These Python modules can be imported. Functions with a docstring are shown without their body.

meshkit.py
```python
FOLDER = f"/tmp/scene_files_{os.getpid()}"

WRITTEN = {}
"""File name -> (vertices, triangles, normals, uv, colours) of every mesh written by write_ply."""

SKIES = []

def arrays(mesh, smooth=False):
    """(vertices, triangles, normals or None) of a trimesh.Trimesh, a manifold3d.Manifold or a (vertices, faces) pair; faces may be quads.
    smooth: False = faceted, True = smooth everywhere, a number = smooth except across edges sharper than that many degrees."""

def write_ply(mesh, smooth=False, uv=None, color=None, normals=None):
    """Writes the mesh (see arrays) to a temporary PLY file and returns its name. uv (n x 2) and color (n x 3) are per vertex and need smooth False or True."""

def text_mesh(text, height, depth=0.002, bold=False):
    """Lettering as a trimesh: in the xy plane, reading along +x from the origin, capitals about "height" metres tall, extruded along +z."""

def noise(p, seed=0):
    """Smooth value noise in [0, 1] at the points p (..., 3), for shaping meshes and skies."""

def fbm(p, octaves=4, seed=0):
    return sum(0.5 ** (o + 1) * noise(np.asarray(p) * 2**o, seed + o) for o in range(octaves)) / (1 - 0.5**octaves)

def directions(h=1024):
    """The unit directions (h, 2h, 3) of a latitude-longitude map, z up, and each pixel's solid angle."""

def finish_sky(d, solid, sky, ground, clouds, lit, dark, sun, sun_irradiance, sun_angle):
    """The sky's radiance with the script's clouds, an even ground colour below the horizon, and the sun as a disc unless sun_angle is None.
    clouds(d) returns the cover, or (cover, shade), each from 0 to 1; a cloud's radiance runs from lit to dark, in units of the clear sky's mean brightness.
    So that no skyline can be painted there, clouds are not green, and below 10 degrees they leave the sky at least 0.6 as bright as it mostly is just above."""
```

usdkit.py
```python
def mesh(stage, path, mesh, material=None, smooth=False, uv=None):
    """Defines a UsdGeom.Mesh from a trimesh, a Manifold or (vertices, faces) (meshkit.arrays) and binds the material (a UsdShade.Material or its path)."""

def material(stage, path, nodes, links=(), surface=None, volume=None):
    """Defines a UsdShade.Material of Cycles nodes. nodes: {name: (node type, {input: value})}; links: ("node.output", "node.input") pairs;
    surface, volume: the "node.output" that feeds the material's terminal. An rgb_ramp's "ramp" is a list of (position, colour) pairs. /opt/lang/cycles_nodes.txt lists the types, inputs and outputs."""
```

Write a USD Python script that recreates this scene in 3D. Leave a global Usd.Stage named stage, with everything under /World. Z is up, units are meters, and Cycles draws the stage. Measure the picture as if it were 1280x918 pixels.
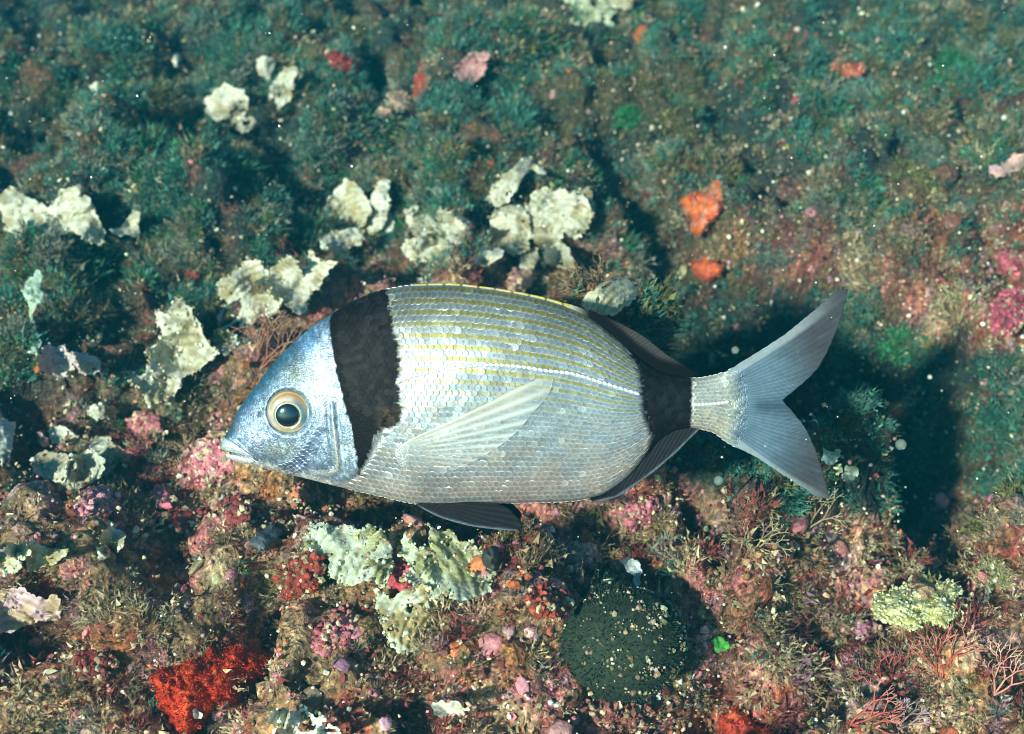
import math, numpy as np, trimesh, usdkit, meshkit
from pxr import Usd, UsdGeom, UsdLux, UsdShade, Gf, Sdf, Vt
from scipy.ndimage import map_coordinates, gaussian_filter
from scipy.spatial import Delaunay, cKDTree
from scipy.interpolate import PchipInterpolator
from shapely.geometry import Polygon, Point
import shapely, shapely.affinity

stage = Usd.Stage.CreateInMemory()
UsdGeom.SetStageUpAxis(stage, 'Z'); UsdGeom.SetStageMetersPerUnit(stage, 1.0)
UsdGeom.Xform.Define(stage, '/World'); UsdGeom.Scope.Define(stage, '/World/Looks')

# ------------------------------------------------------------------ camera, sky, sun, exposure
PITCH = math.radians(20); CAM = np.array([0, 0, .6]); TANX = .3727
R_ = np.array([1., 0, 0]); U_ = np.array([0, math.sin(PITCH), math.cos(PITCH)]); F_ = np.array([0, math.cos(PITCH), -math.sin(PITCH)])
cam = UsdGeom.Camera.Define(stage, '/World/camera')
cam.AddTranslateOp().Set(Gf.Vec3d(*map(float, CAM))); cam.AddRotateXOp().Set(90 - 20)
cam.CreateHorizontalApertureAttr(36.0); cam.CreateVerticalApertureAttr(36.0 * 918 / 1280)
cam.CreateFocalLengthAttr(18 / TANX); cam.CreateClippingRangeAttr(Gf.Vec2f(.01, 100))
cam.CreateFStopAttr(14.0); cam.CreateFocusDistanceAttr(.56)
cam.CreateExposureAttr(.88)

SUN = -.455 * R_ + .0 * U_ - .89 * F_; SUN /= np.linalg.norm(SUN)         # direction towards the light
sun = UsdLux.DistantLight.Define(stage, '/World/sun')
sun.CreateIntensityAttr(1.25); sun.CreateAngleAttr(2.5); sun.CreateColorAttr(Gf.Vec3f(1, .88, .75)); sun.CreateNormalizeAttr(True)
_z = SUN; _x = np.cross([0, 0, 1.], _z); _x /= np.linalg.norm(_x); _y = np.cross(_z, _x)
sun.AddTransformOp().Set(Gf.Matrix4d(*[float(v) for v in (*_x, 0, *_y, 0, *_z, 0, 0, 0, 0, 1)]))
sky_m = usdkit.material(stage, '/World/Looks/sky', {
    's': ('sky_texture', {'sky_type': 'single_scattering', 'sun_disc': False, 'sun_elevation': float(math.asin(SUN[2])), 'sun_rotation': float(math.atan2(SUN[0], SUN[1]))}),
    'w': ('mix', {'mix_type': 'multiply', 'fac': 1.0, 'color2': (.30, .76, 1.0)}),
    'b': ('background_shader', {'strength': .075})}, [('s.color', 'w.color1'), ('w.color', 'b.color')], surface='b.background')
sky = UsdLux.DomeLight.Define(stage, '/World/sky'); sky.GetPrim().SetCustomDataByKey('kind', 'structure')
UsdShade.MaterialBindingAPI.Apply(sky.GetPrim()).Bind(sky_m)

# ------------------------------------------------------------------ helpers
rng = np.random.default_rng(7)
_used = {}
def numbered(parent, name):
    k = (parent, name); n = _used.get(k, 0); _used[k] = n + 1
    return f'{parent}/{name}' if n == 0 else f'{parent}/{name}_{n:03d}'
def keys(p, label=None, cat=None, group=None, kind=None):
    for k, v in (('label', label), ('category', cat), ('group', group), ('kind', kind)):
        if v: p.SetCustomDataByKey(k, v)
ORIG = {}
def thing(name, label, cat, origin, group=None, rotx=None):
    x = UsdGeom.Xform.Define(stage, numbered('/World', name)); x.AddTranslateOp().Set(Gf.Vec3d(*map(float, origin)))
    if rotx is not None: x.AddRotateXOp().Set(rotx)
    keys(x.GetPrim(), label, cat, group); ORIG[str(x.GetPath())] = np.zeros(3) if rotx is not None else np.asarray(origin, float)
    return str(x.GetPath())
def put(parent, name, v, f, mat, col=None, smooth=True, label=None, kind=None, cat=None):
    """one Mesh prim; v in world metres (made relative to the thing's base)"""
    o = ORIG.get(parent, np.zeros(3)); path = numbered(parent, name); ORIG[path] = o
    m = usdkit.mesh(stage, path, (np.asarray(v, float) - o, np.asarray(f, int)), MAT[mat], smooth=smooth)
    if col is not None:
        UsdGeom.PrimvarsAPI(m).CreatePrimvar('col', Sdf.ValueTypeNames.Color3fArray, 'vertex').Set(Vt.Vec3fArray.FromNumpy(np.clip(np.asarray(col), 0, 1).astype(np.float32)))
    keys(m.GetPrim(), label, cat, None, kind)
    return path
def sstep(a, b, x):
    t = np.clip((np.asarray(x, float) - a) / (b - a), 0, 1); return t * t * (3 - 2 * t)
def mixc(a, b, t):
    t = np.asarray(t)[..., None]; return np.asarray(a) * (1 - t) + np.asarray(b) * t
def polydist(p, line):
    """distance to a polyline and side (positive = right of the direction of travel in x-right, y-down)"""
    p = np.asarray(p, float); line = np.asarray(line, float); best = np.full(len(p), 1e9); side = np.zeros(len(p))
    for a, b in zip(line[:-1], line[1:]):
        ab = b - a; t = np.clip(((p - a) @ ab) / (ab @ ab), 0, 1); q = p - (a + t[:, None] * ab); d = np.linalg.norm(q, axis=1)
        s = np.sign(ab[0] * (p[:, 1] - a[1]) - ab[1] * (p[:, 0] - a[0])); w = d < best; best[w] = d[w]; side[w] = s[w]
    return best, side
def nz(p, scale, seed=0, octv=3):
    p = np.asarray(p, float)
    if p.shape[-1] == 2: p = np.concatenate([p, np.full(p.shape[:-1] + (1,), 3.7)], -1)
    return meshkit.fbm(p * scale + 100, octv, seed)
def cat_mesh(ms):
    V, F, C, n = [], [], [], 0
    for m in ms:
        V.append(m[0]); F.append(np.asarray(m[1]) + n); n += len(m[0])
        if len(m) > 2: C.append(m[2])
    return np.vstack(V), np.vstack(F), (np.vstack(C) if C else None)

# ------------------------------------------------------------------ pixel rays
def ray(px, py):
    px, py = np.asarray(px, float), np.asarray(py, float)
    return F_ + ((px - 640) / 640 * TANX)[..., None] * R_ + ((459 - py) / 640 * TANX)[..., None] * U_
def P(px, py, d): return CAM + ray(px, py) * np.asarray(d, float)[..., None]
def project(w):
    q = np.asarray(w) - CAM; d = q @ F_
    return 640 + (q @ R_) / d / TANX * 640, 459 - (q @ U_) / d / TANX * 640, d
MPP = TANX / 640                                            # metres per photo pixel at one metre

# ------------------------------------------------------------------ materials
MAT = {}
def attr_mat(name, rough=.7, spec=.3, noise=(400, .35), bump=(900, .4, .0008), metallic=0., transl=0., extra=None, alpha=None, **pr):
    n = {'a': ('attribute', {'attribute': 'col'}), 'g': ('geometry', {}),
         'n': ('noise_texture', {'scale': noise[0], 'detail': 4., 'roughness': .6}),
         'r': ('rgb_ramp', {'ramp': [(.25, (1 - noise[1],) * 3), (.75, (1 + noise[1],) * 3)]}),
         'm': ('mix', {'mix_type': 'multiply', 'fac': 1.0}),
         'bn': ('noise_texture', {'scale': bump[0], 'detail': 4.}), 'b': ('bump', {'strength': bump[1], 'distance': bump[2]}),
         'p': ('principled_bsdf', {'roughness': rough, 'specular_ior_level': spec, 'metallic': metallic, **pr})}
    l = [('g.position', 'n.vector'), ('g.position', 'bn.vector'), ('n.fac', 'r.fac'), ('a.color', 'm.color1'), ('r.color', 'm.color2'),
         ('bn.fac', 'b.height'), ('b.normal', 'p.normal'), ('m.color', 'p.base_color')]
    out = 'p.BSDF'
    if transl:
        n['t'] = ('translucent_bsdf', {}); n['x'] = ('mix_closure', {'fac': transl})
        l += [('m.color', 't.color'), ('p.BSDF', 'x.closure1'), ('t.BSDF', 'x.closure2')]; out = 'x.closure'
    if alpha is not None:
        n['tr'] = ('transparent_bsdf', {}); n['xa'] = ('mix_closure', {'fac': alpha})
        l += [(out, 'xa.closure2'), ('tr.BSDF', 'xa.closure1')]; out = 'xa.closure'
    if name == 'fish_skin':                                  # the silver pigment shines, the black pigment does not
        n['bw'] = ('rgb_to_bw', {}); n['me'] = ('map_range', {'from_min': .03, 'from_max': .14, 'to_min': 0., 'to_max': metallic, 'clamp': True}); n['sp'] = ('map_range', {'from_min': .03, 'from_max': .14, 'to_min': .03, 'to_max': spec, 'clamp': True})
        l += [('a.color', 'bw.color'), ('bw.val', 'me.value'), ('bw.val', 'sp.value'), ('me.result', 'p.metallic'), ('sp.result', 'p.specular_ior_level')]
    MAT[name] = usdkit.material(stage, f'/World/Looks/{name}', n, l, surface=out)
attr_mat('turf_look', .75, .25, (500, .4), (1500, .2, .0003), transl=.3)
attr_mat('weed_look', .7, .3, (500, .4), (1500, .2, .0003))
attr_mat('crumb_look', .55, .4, (900, .4), (1500, .5, .0006))
attr_mat('crust_look', .6, .4, (260, .5), (700, .6, .0012))
attr_mat('sponge_look', .6, .35, (220, .4), (600, .7, .0015), subsurface_weight=.0)
attr_mat('frond_look', .65, .35, (180, .22), (500, .6, .0012), transl=.12)
attr_mat('fish_skin', .36, .6, (1500, .6), (1500, .6, .0006), metallic=.5)
attr_mat('fish_scale', .33, .7, (1800, .25), (2600, .3, .0003), metallic=.52)
attr_mat('fish_fin', .5, .04, (500, .15), (900, .2, .0003), transl=.15)
MAT['fish_thin_fin'] = usdkit.material(stage, '/World/Looks/fish_thin_fin', {'a': ('attribute', {'attribute': 'col'}), 'al': ('attribute', {'attribute': 'alp'}), 'p': ('principled_bsdf', {'roughness': .35, 'specular_ior_level': .6, 'metallic': .2}), 't': ('transparent_bsdf', {}), 'x': ('mix_closure', {})},
    [('a.color', 'p.base_color'), ('al.fac', 'x.fac'), ('t.BSDF', 'x.closure1'), ('p.BSDF', 'x.closure2')], surface='x.closure')
attr_mat('fish_dark', .6, .10, (900, .4), (1800, .3, .0003))
attr_mat('fish_eye', .12, .6, (900, .12), (1500, .05, .0001), metallic=0., coat_weight=1.0)
attr_mat('ball_look', .8, .2, (700, .5), (1600, .6, .0008))
MAT['speck_look'] = usdkit.material(stage, '/World/Looks/speck_look', {'p': ('principled_bsdf', {'base_color': (.75, .76, .66), 'roughness': .6}), 't': ('transparent_bsdf', {}), 'x': ('mix_closure', {'fac': .75})},
    [('t.BSDF', 'x.closure1'), ('p.BSDF', 'x.closure2')], surface='x.closure')
MAT['bubble_look'] = usdkit.material(stage, '/World/Looks/bubble_look', {'p': ('principled_bsdf', {'base_color': (.5, .55, .5), 'roughness': .6}), 't': ('transparent_bsdf', {}), 'x': ('mix_closure', {'fac': .14})},
    [('t.BSDF', 'x.closure1'), ('p.BSDF', 'x.closure2')], surface='x.closure')
MAT['rock_look'] = usdkit.material(stage, '/World/Looks/rock_look', {
    'g': ('geometry', {}), 'a': ('attribute', {'attribute': 'col'}),
    'n1': ('noise_texture', {'scale': 55., 'detail': 6., 'roughness': .7}),
    'n2': ('noise_texture', {'scale': 260., 'detail': 5., 'roughness': .75}),
    'v': ('voronoi_texture', {'scale': 420.}),
    'r1': ('rgb_ramp', {'ramp': [(.3, (.5, .45, .4)), (.45, (1, 1, 1)), (.6, (1.25, .95, .85)), (.72, (1.2, 1.3, .8))]}),
    'r2': ('rgb_ramp', {'ramp': [(.36, (.25, .25, .25)), (.5, (.95, .95, .95)), (.6, (1.9, 1.8, 1.6)), (.68, (3.2, 3., 2.6))]}),
    'm1': ('mix', {'mix_type': 'multiply', 'fac': 1.}), 'm2': ('mix', {'mix_type': 'multiply', 'fac': 1.}),
    'ad': ('math', {'math_type': 'multiply_add', 'value2': .6}),
    'b': ('bump', {'strength': .9, 'distance': .004}), 'p': ('principled_bsdf', {'roughness': .75, 'specular_ior_level': .3})},
    [('g.position', 'n1.vector'), ('g.position', 'n2.vector'), ('g.position', 'v.vector'), ('n1.fac', 'r1.fac'), ('n2.fac', 'r2.fac'), ('a.color', 'm1.color1'), ('r1.color', 'm1.color2'),
     ('m1.color', 'm2.color1'), ('r2.color', 'm2.color2'), ('m2.color', 'p.base_color'), ('v.distance', 'ad.value1'), ('n2.fac', 'ad.value3'), ('ad.value', 'b.height'), ('b.normal', 'p.normal')], surface='p.BSDF')

# ------------------------------------------------------------------ the reef slope
P0 = np.array([0, 0, .82]); T = np.array([0, .587, .8096]); N = np.array([0, .8096, -.587])      # camera axes (right, up, depth)
def c2w(c): return CAM + c[..., :1] * R_ + c[..., 1:2] * U_ + c[..., 2:3] * F_
NW, TW = N[1] * U_ + N[2] * F_, T[1] * U_ + T[2] * F_
def pix2st(px, py):
    rx = (np.asarray(px, float) - 640) * MPP; ry = (459 - np.asarray(py, float)) * MPP
    d = .82 * N[2] / (ry * N[1] + N[2])
    return rx * d, (ry * d) * T[1] + (d - .82) * T[2]
def capsules(s, t, items, soft):
    """smooth hollow / mound field from capsules given at photo places (two ends, radius, amount)"""
    out = np.zeros_like(s)
    for (x0, y0, x1, y1, r, a) in items:
        s0, t0 = pix2st(x0, y0); s1, t1 = pix2st(x1, y1)
        rr = r * MPP * .95
        ds, dt = s1 - s0, t1 - t0; L = max(ds * ds + dt * dt, 1e-9)
        k = np.clip(((s - s0) * ds + (t - t0) * dt) / L, 0, 1)
        dist = np.hypot(s - s0 - k * ds, (t - t0 - k * dt) * .75)
        f = a * (1 - sstep(rr * (1 - soft), rr * (1 + soft), dist))
        out = np.where(np.abs(f) > np.abs(out), f, out)
    return out
HOLLOWS = [(905, 410, 1040, 435, 100, -.15), (1000, 485, 1290, 530, 92, -.14), (900, 555, 1100, 580, 64, -.10), (1230, 600, 1130, 715, 40, -.085), (1130, 715, 1010, 800, 38, -.085),
           (1010, 800, 910, 930, 40, -.08), (370, 235, 470, 130, 38, -.06), (60, 570, 60, 600, 22, -.05), (90, 680, 140, 650, 18, -.045), (250, 500, 290, 410, 16, -.03), (160, 590, 150, 560, 22, -.04),
           (100, 840, 60, 860, 26, -.05), (600, 770, 640, 740, 30, -.05), (360, 830, 330, 880, 20, -.045), (780, 285, 860, 330, 45, -.05), (530, 20, 520, -20, 30, -.05), (40, 70, 80, 90, 40, -.04), (1130, 250, 1160, 260, 35, -.045), (960, 100, 1000, 130, 22, -.03), (870, 700, 880, 780, 18, -.035)]
MOUNDS = [(200, 760, 300, 680, 70, .025), (1180, 750, 1260, 700, 70, .03), (1000, 690, 900, 700, 60, .03), (700, 160, 900, 150, 60, .03), (1020, 240, 1200, 230, 70, .03), (150, 330, 330, 320, 60, .02), (520, 880, 640, 900, 50, .015), (600, 60, 800, 60, 50, .02), (310, 560, 250, 620, 50, .015)]
CRAGS = [(790, 612, 768, 655, 44, .09), (1095, 690, 965, 800, 38, .055), (900, 318, 1010, 325, 26, .018), (470, 215, 380, 250, 26, .03), (560, 170, 640, 150, 26, .035), (200, 250, 120, 240, 26, .03), (90, 150, 200, 130, 30, .035), (900, 60, 1040, 50, 30, .035), (330, 60, 420, 50, 28, .035)]
def offset(s, t):
    q = np.stack([s, t, np.zeros_like(s)], -1)
    warp = np.stack([s + .03 * (nz(q, 14, 31, 2) - .5), t + .03 * (nz(q, 14, 32, 2) - .5)], -1); ws, wt = warp[..., 0], warp[..., 1]
    h = .06 * (nz(q, 5, 1, 3) - .5) + .075 * (.5 - np.abs(nz(q, 12, 2, 3) - .5) * 2) + .056 * (nz(q, 32, 3, 3) - .5) + .008 * (nz(q, 90, 4, 2) - .5)
    h = h + capsules(ws, wt, HOLLOWS, .45) + capsules(ws, wt, MOUNDS, .8) + capsules(ws, wt, CRAGS, .35)
    return h - np.tan(math.radians(16)) * .5 * ((t - .9) + np.sqrt((t - .9) ** 2 + .04)) * (t > .2)
STEP = .0026; S0, S1, T0, T1 = -.62, .62, -.40, .86
cs, ct = np.arange(S0, S1, STEP), np.arange(T0, T1, STEP)
out_s = np.array([.03, .09, .2, .36, .6, .95]); out_t = np.array([.04, .12, .25, .45, .7, 1.0, 1.3])
gs = np.concatenate([S0 - out_s[::-1], cs, cs[-1] + out_s]); gt = np.concatenate([T0 - out_s[:4][::-1] * .8, ct, ct[-1] + out_t])
GS, GT = np.meshgrid(gs, gt, indexing='ij'); OFF = offset(GS, GT)
CORE = OFF[6:6 + len(cs), 4:4 + len(ct)]
def off_at(s, t, a=CORE): return map_coordinates(a, [(np.asarray(s) - S0) / STEP, (np.asarray(t) - T0) / STEP], order=1, mode='nearest')
WD = None
SM = gaussian_filter(CORE, 2.0); GRADS, GRADT = np.gradient(SM, STEP)
def st2w(s, t, o=None):
    if o is None and WD is not None: return np.stack([off_at(s, t, WD[..., k]) for k in range(3)], -1)
    o = off_at(s, t) if o is None else o
    return c2w(P0 + np.asarray(s)[..., None] * R_[:3] * [1, 0, 0] + np.asarray(t)[..., None] * T + np.asarray(o)[..., None] * N)
def nrm_at(s, t):
    a, b = off_at(s, t, GRADS), off_at(s, t, GRADT)
    n = NW - a[..., None] * R_ - b[..., None] * TW; return n / np.linalg.norm(n, axis=-1, keepdims=True)
# knobbly relief pushed out along the surface itself, so steep faces are as rough as flat ones
W_ = st2w(GS, GT, OFF); _t1, _t2 = np.gradient(W_, axis=0), np.gradient(W_, axis=1); _n = np.cross(_t1, _t2); _n /= np.linalg.norm(_n, axis=2, keepdims=True)
_n *= np.sign((_n * NW).sum(2, keepdims=True)); W_ = W_ + _n * (.022 * (nz(W_, 48, 41, 3) - .5) + .014 * (nz(W_, 120, 42, 3) - .5))[..., None]; WD = W_[6:6 + len(cs), 4:4 + len(ct)]
# depth of the reef along the photo's rays
DS = 4; gx, gy = np.meshgrid(np.arange(-80, 1361, DS), np.arange(-80, 1001, DS), indexing='xy')
rx, ry = (gx - 640) * MPP, (459 - gy) * MPP
DEP = np.full(gx.shape, np.nan)
for d in np.arange(.42, 1.9, .003):
    cu, cd = ry * d, d - .82
    hgt = cu * N[1] + cd * N[2]; tt = cu * T[1] + cd * T[2]
    hit = np.isnan(DEP) & (hgt < off_at(rx * d, tt)); DEP[hit] = d
DEP[np.isnan(DEP)] = 1.9
def depth(px, py):
    sh = np.shape(px); return map_coordinates(DEP, [(np.atleast_1d(np.asarray(py, float)) + 80) / DS, (np.atleast_1d(np.asarray(px, float)) + 80) / DS], order=1, mode='nearest').reshape(sh)

PAL = dict(teal=(.05, .155, .115), olive=(.17, .16, .055), green=(.04, .14, .06), brown=(.23, .155, .085), maroon=(.19, .045, .038), pink=(.50, .20, .21), tan=(.46, .36, .22), cream=(.72, .64, .44), rust=(.33, .1, .035), grey=(.21, .21, .16), mauve=(.3, .17, .2))
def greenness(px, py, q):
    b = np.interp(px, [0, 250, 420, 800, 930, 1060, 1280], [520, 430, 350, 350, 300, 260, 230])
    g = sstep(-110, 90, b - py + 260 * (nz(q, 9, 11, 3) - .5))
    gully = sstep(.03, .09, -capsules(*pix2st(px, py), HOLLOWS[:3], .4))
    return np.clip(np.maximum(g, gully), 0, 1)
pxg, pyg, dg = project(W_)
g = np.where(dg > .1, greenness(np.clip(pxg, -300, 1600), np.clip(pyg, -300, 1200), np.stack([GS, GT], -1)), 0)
q2 = W_ + .02 * nz(W_, 60, 77, 2)[..., None]
warm = mixc(PAL['brown'], PAL['maroon'], sstep(.47, .6, nz(q2, 26, 5, 4))); warm = mixc(warm, (.40, .15, .16), sstep(.56, .64, nz(q2, 38, 6, 4)) * .9); warm = mixc(warm, PAL['tan'], sstep(.54, .63, nz(q2, 34, 8, 4)) * .75); warm = mixc(warm, (.34, .13, .04), sstep(.62, .68, nz(q2, 50, 12, 3)) * .8); warm = mixc(warm, (.5, .3, .32), sstep(.63, .68, nz(q2, 70, 13, 3)) * .7)
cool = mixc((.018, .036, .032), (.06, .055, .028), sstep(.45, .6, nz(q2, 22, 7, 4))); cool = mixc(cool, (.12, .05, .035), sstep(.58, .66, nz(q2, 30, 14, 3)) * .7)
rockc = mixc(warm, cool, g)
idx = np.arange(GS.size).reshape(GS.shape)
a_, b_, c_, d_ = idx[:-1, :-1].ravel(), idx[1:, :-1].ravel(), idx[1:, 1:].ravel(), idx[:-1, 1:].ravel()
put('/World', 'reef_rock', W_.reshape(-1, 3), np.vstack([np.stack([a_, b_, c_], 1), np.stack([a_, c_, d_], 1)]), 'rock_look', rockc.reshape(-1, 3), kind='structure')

# ------------------------------------------------------------------ scattered turf, crumbs, crusts, flakes
def frames(n, spin):
    ref = np.where(np.abs(n[:, :1]) > .8, [[0, 1., 0]], [[1., 0, 0]])
    x = np.cross(ref, n); x /= np.linalg.norm(x, axis=1, keepdims=True); y = np.cross(n, x)
    c, s = np.cos(spin)[:, None], np.sin(spin)[:, None]
    return np.stack([x * c + y * s, y * c - x * s, n], 2)              # columns
def scatter(protos, pos, n, scale, col, spin=None, jitter=None):
    """every proto (v, f, shade per vertex) copied to its share of the places, one merged mesh"""
    k = len(pos); pick = rng.integers(0, len(protos), k); M = frames(n, rng.uniform(0, 6.283, k) if spin is None else spin); out = []
    scale = np.broadcast_to(scale, (k, 3)) if np.ndim(scale) == 2 else np.repeat(np.asarray(scale)[:, None], 3, 1)
    for i, (v, f, sh) in enumerate(protos):
        w = np.nonzero(pick == i)[0]
        if not len(w): continue
        V = np.einsum('kij,kpj->kpi', M[w], v[None] * scale[w][:, None]) + pos[w][:, None]
        Fc = f[None] + (np.arange(len(w)) * len(v))[:, None, None]
        C = col[w][:, None] * sh[None, :, None] if np.ndim(sh[0]) == 0 else col[w][:, None] * sh[None]
        out.append((V.reshape(-1, 3), Fc.reshape(-1, 3), np.clip(C, 0, .85).reshape(-1, 3)))
    return cat_mesh(out)
def tuft_proto(r, nf=14, h=1., spread=.8, wid=.03, br=2, seg=3, curl=.25):
    V, F, S = [], [], []
    for i in range(nf):
        az = r.uniform(0, 6.283); sp = spread * math.sqrt(r.uniform()); L = h * r.uniform(.55, 1.1)
        dirv = np.array([math.cos(az) * sp, math.sin(az) * sp, 1.]); dirv /= np.linalg.norm(dirv)
        p = np.array([math.cos(az), math.sin(az), 0]) * r.uniform(0, .22); shade = r.uniform(.65, 1.35)
        side = np.cross(dirv, r.normal(size=3)); side /= np.linalg.norm(side)
        for k in range(seg + 1):
            w = wid * (1 - .7 * k / seg); b = len(V)
            V += [p - side * w, p + side * w]; S += [shade * (.85 + .3 * k / seg)] * 2
            if k: F += [(b - 2, b - 1, b + 1), (b - 2, b + 1, b)]
            if k:
                for _ in range(br):
                    bd = dirv * .5 + r.normal(size=3) * .7; bd /= np.linalg.norm(bd); bl = L * r.uniform(.09, .22); bs = np.cross(bd, r.normal(size=3)); bs /= np.linalg.norm(bs); c = len(V)
                    V += [p - bs * wid * .55, p + bs * wid * .55, p + bd * bl]; S += [shade, shade, shade * 1.25]; F += [(c, c + 1, c + 2)]
            p = p + dirv * L / seg; dirv = dirv + r.normal(size=3) * curl; dirv /= np.linalg.norm(dirv)
    V = np.array(V); return V, np.array(F), np.array(S)
def lump_proto(r, sub=0, rough=.35):
    m = trimesh.creation.icosphere(subdivisions=sub); v = m.vertices * (1 + rough * (r.uniform(size=(len(m.vertices), 1)) - .5) * 2)
    if sub > 1: v = m.vertices * (.75 + .9 * (nz(m.vertices + r.uniform(0, 9, 3), 1.7, 3, 3)[:, None] - .25) * 1.0)
    return v, np.array(m.faces), np.full(len(v), 1.) * r.uniform(.85, 1.15, len(v))
def flake_proto(r, n=9):
    a = np.sort(r.uniform(0, 6.283, n)); rad = r.uniform(.55, 1.1, n); c1, c2 = r.normal(size=2) * .5
    e = np.stack([np.cos(a) * rad, np.sin(a) * rad], 1); inner = e * .55; pts = np.vstack([[[0, 0]], inner, e])
    z = c1 * pts[:, 0] ** 2 + c2 * pts[:, 1] ** 2 + .12 * r.normal(size=len(pts)); V = np.column_stack([pts, z]); F = []
    for i in range(n):
        j = (i + 1) % n; F += [(0, 1 + i, 1 + j), (1 + i, 1 + n + i, 1 + n + j), (1 + i, 1 + n + j, 1 + j)]
    return V, np.array(F), np.concatenate([[.85], np.full(n, .95), np.full(n, 1.2)])
def places(n, keep=None):
    """random places on the part of the reef in view"""
    out = []
    while len(out) == 0 or sum(map(len, out)) < n:
        s, t = rng.uniform(-.56, .56, n), rng.uniform(-.33, .72, n); px, py, d = project(st2w(s, t)); ok = (px > -50) & (px < 1330) & (py > -60) & (py < 970) & (rng.uniform(size=n) < np.sqrt(1 + off_at(s, t, GRADS) ** 2 + off_at(s, t, GRADT) ** 2) / 3.)
        if keep is not None: ok &= rng.uniform(size=n) < keep(px, py, np.stack([s, t], -1))
        out.append(np.stack([s, t, px, py], 1)[ok])
    a = np.vstack(out)[:n]; return a.T
def pick_colours(weights, names):
    w = np.cumsum(np.stack(weights, 1), 1); w /= w[:, -1:]; k = (rng.uniform(size=(len(w), 1)) > w).sum(1); return np.array([PAL[x] for x in names])[k]
def vary(c, amt=.3): return c * np.exp(rng.normal(size=(len(c), 1)) * amt) * np.exp(rng.normal(size=c.shape) * .1)

def tuft_keep(px, py, q):
    g = greenness(px, py, q); return np.clip(.55 + .5 * g, 0, 1) * (.20 + .80 * sstep(.43, .53, nz(q, 22, 17, 3)))
s, t, px, py = places(33000, tuft_keep); q = np.stack([s, t], -1); g = greenness(px, py, q); patch = nz(q, 15, 19, 3); gully = sstep(.03, .09, -capsules(*pix2st(px, py), HOLLOWS[:3], .4))
tnames = ['teal', 'olive', 'green', 'brown', 'maroon', 'mauve', 'tan', 'grey']
wts = np.stack([g * (.4 + 1.5 * sstep(.45, .56, nz(q, 11, 20, 3))) + .05 + gully, g * (1.2 * sstep(.5, .62, patch)) + .12, g * sstep(.55, .45, patch) * .5, .55 * (1 - g) + .3 * g * (1 - gully), .35 * (1 - g) + .03, .13 * (1 - g), .08 + .34 * (1 - g), .16 + .75 * g * sstep(.5, .6, nz(q, 13, 25, 3))], 1)
wts = np.cumsum(wts / wts.sum(1, keepdims=True), 1); ck_ = np.minimum((rng.uniform(size=(len(s), 1)) > wts).sum(1), 7)
nn = nrm_at(s, t) + np.array([0, 0, .35]) + rng.normal(size=(len(s), 3)) * .25; nn /= np.linalg.norm(nn, axis=1, keepdims=True)
pi_ = UsdGeom.PointInstancer.Define(stage, '/World/algae_turf'); keys(pi_.GetPrim(), 'fine fuzzy algae turf carpeting the whole rock face', 'algae turf', None, 'stuff')
for ci, cn in enumerate(tnames):
    for k in range(4):
        r_t = np.random.default_rng(ci * 10 + k); v, f, sh = tuft_proto(r_t, 22, 1., .95, .015, 3, 3) if k < 3 else tuft_proto(r_t, 16, .8, 1.2, .019, 3, 3)
        tint = np.array(PAL[cn]) * r_t.uniform(.8, 1.25); p_ = put('/World/algae_turf', 'tuft', v, f, 'turf_look', np.clip(tint * sh[:, None], 0, .85), smooth=False); pi_.CreatePrototypesRel().AddTarget(p_)
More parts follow.
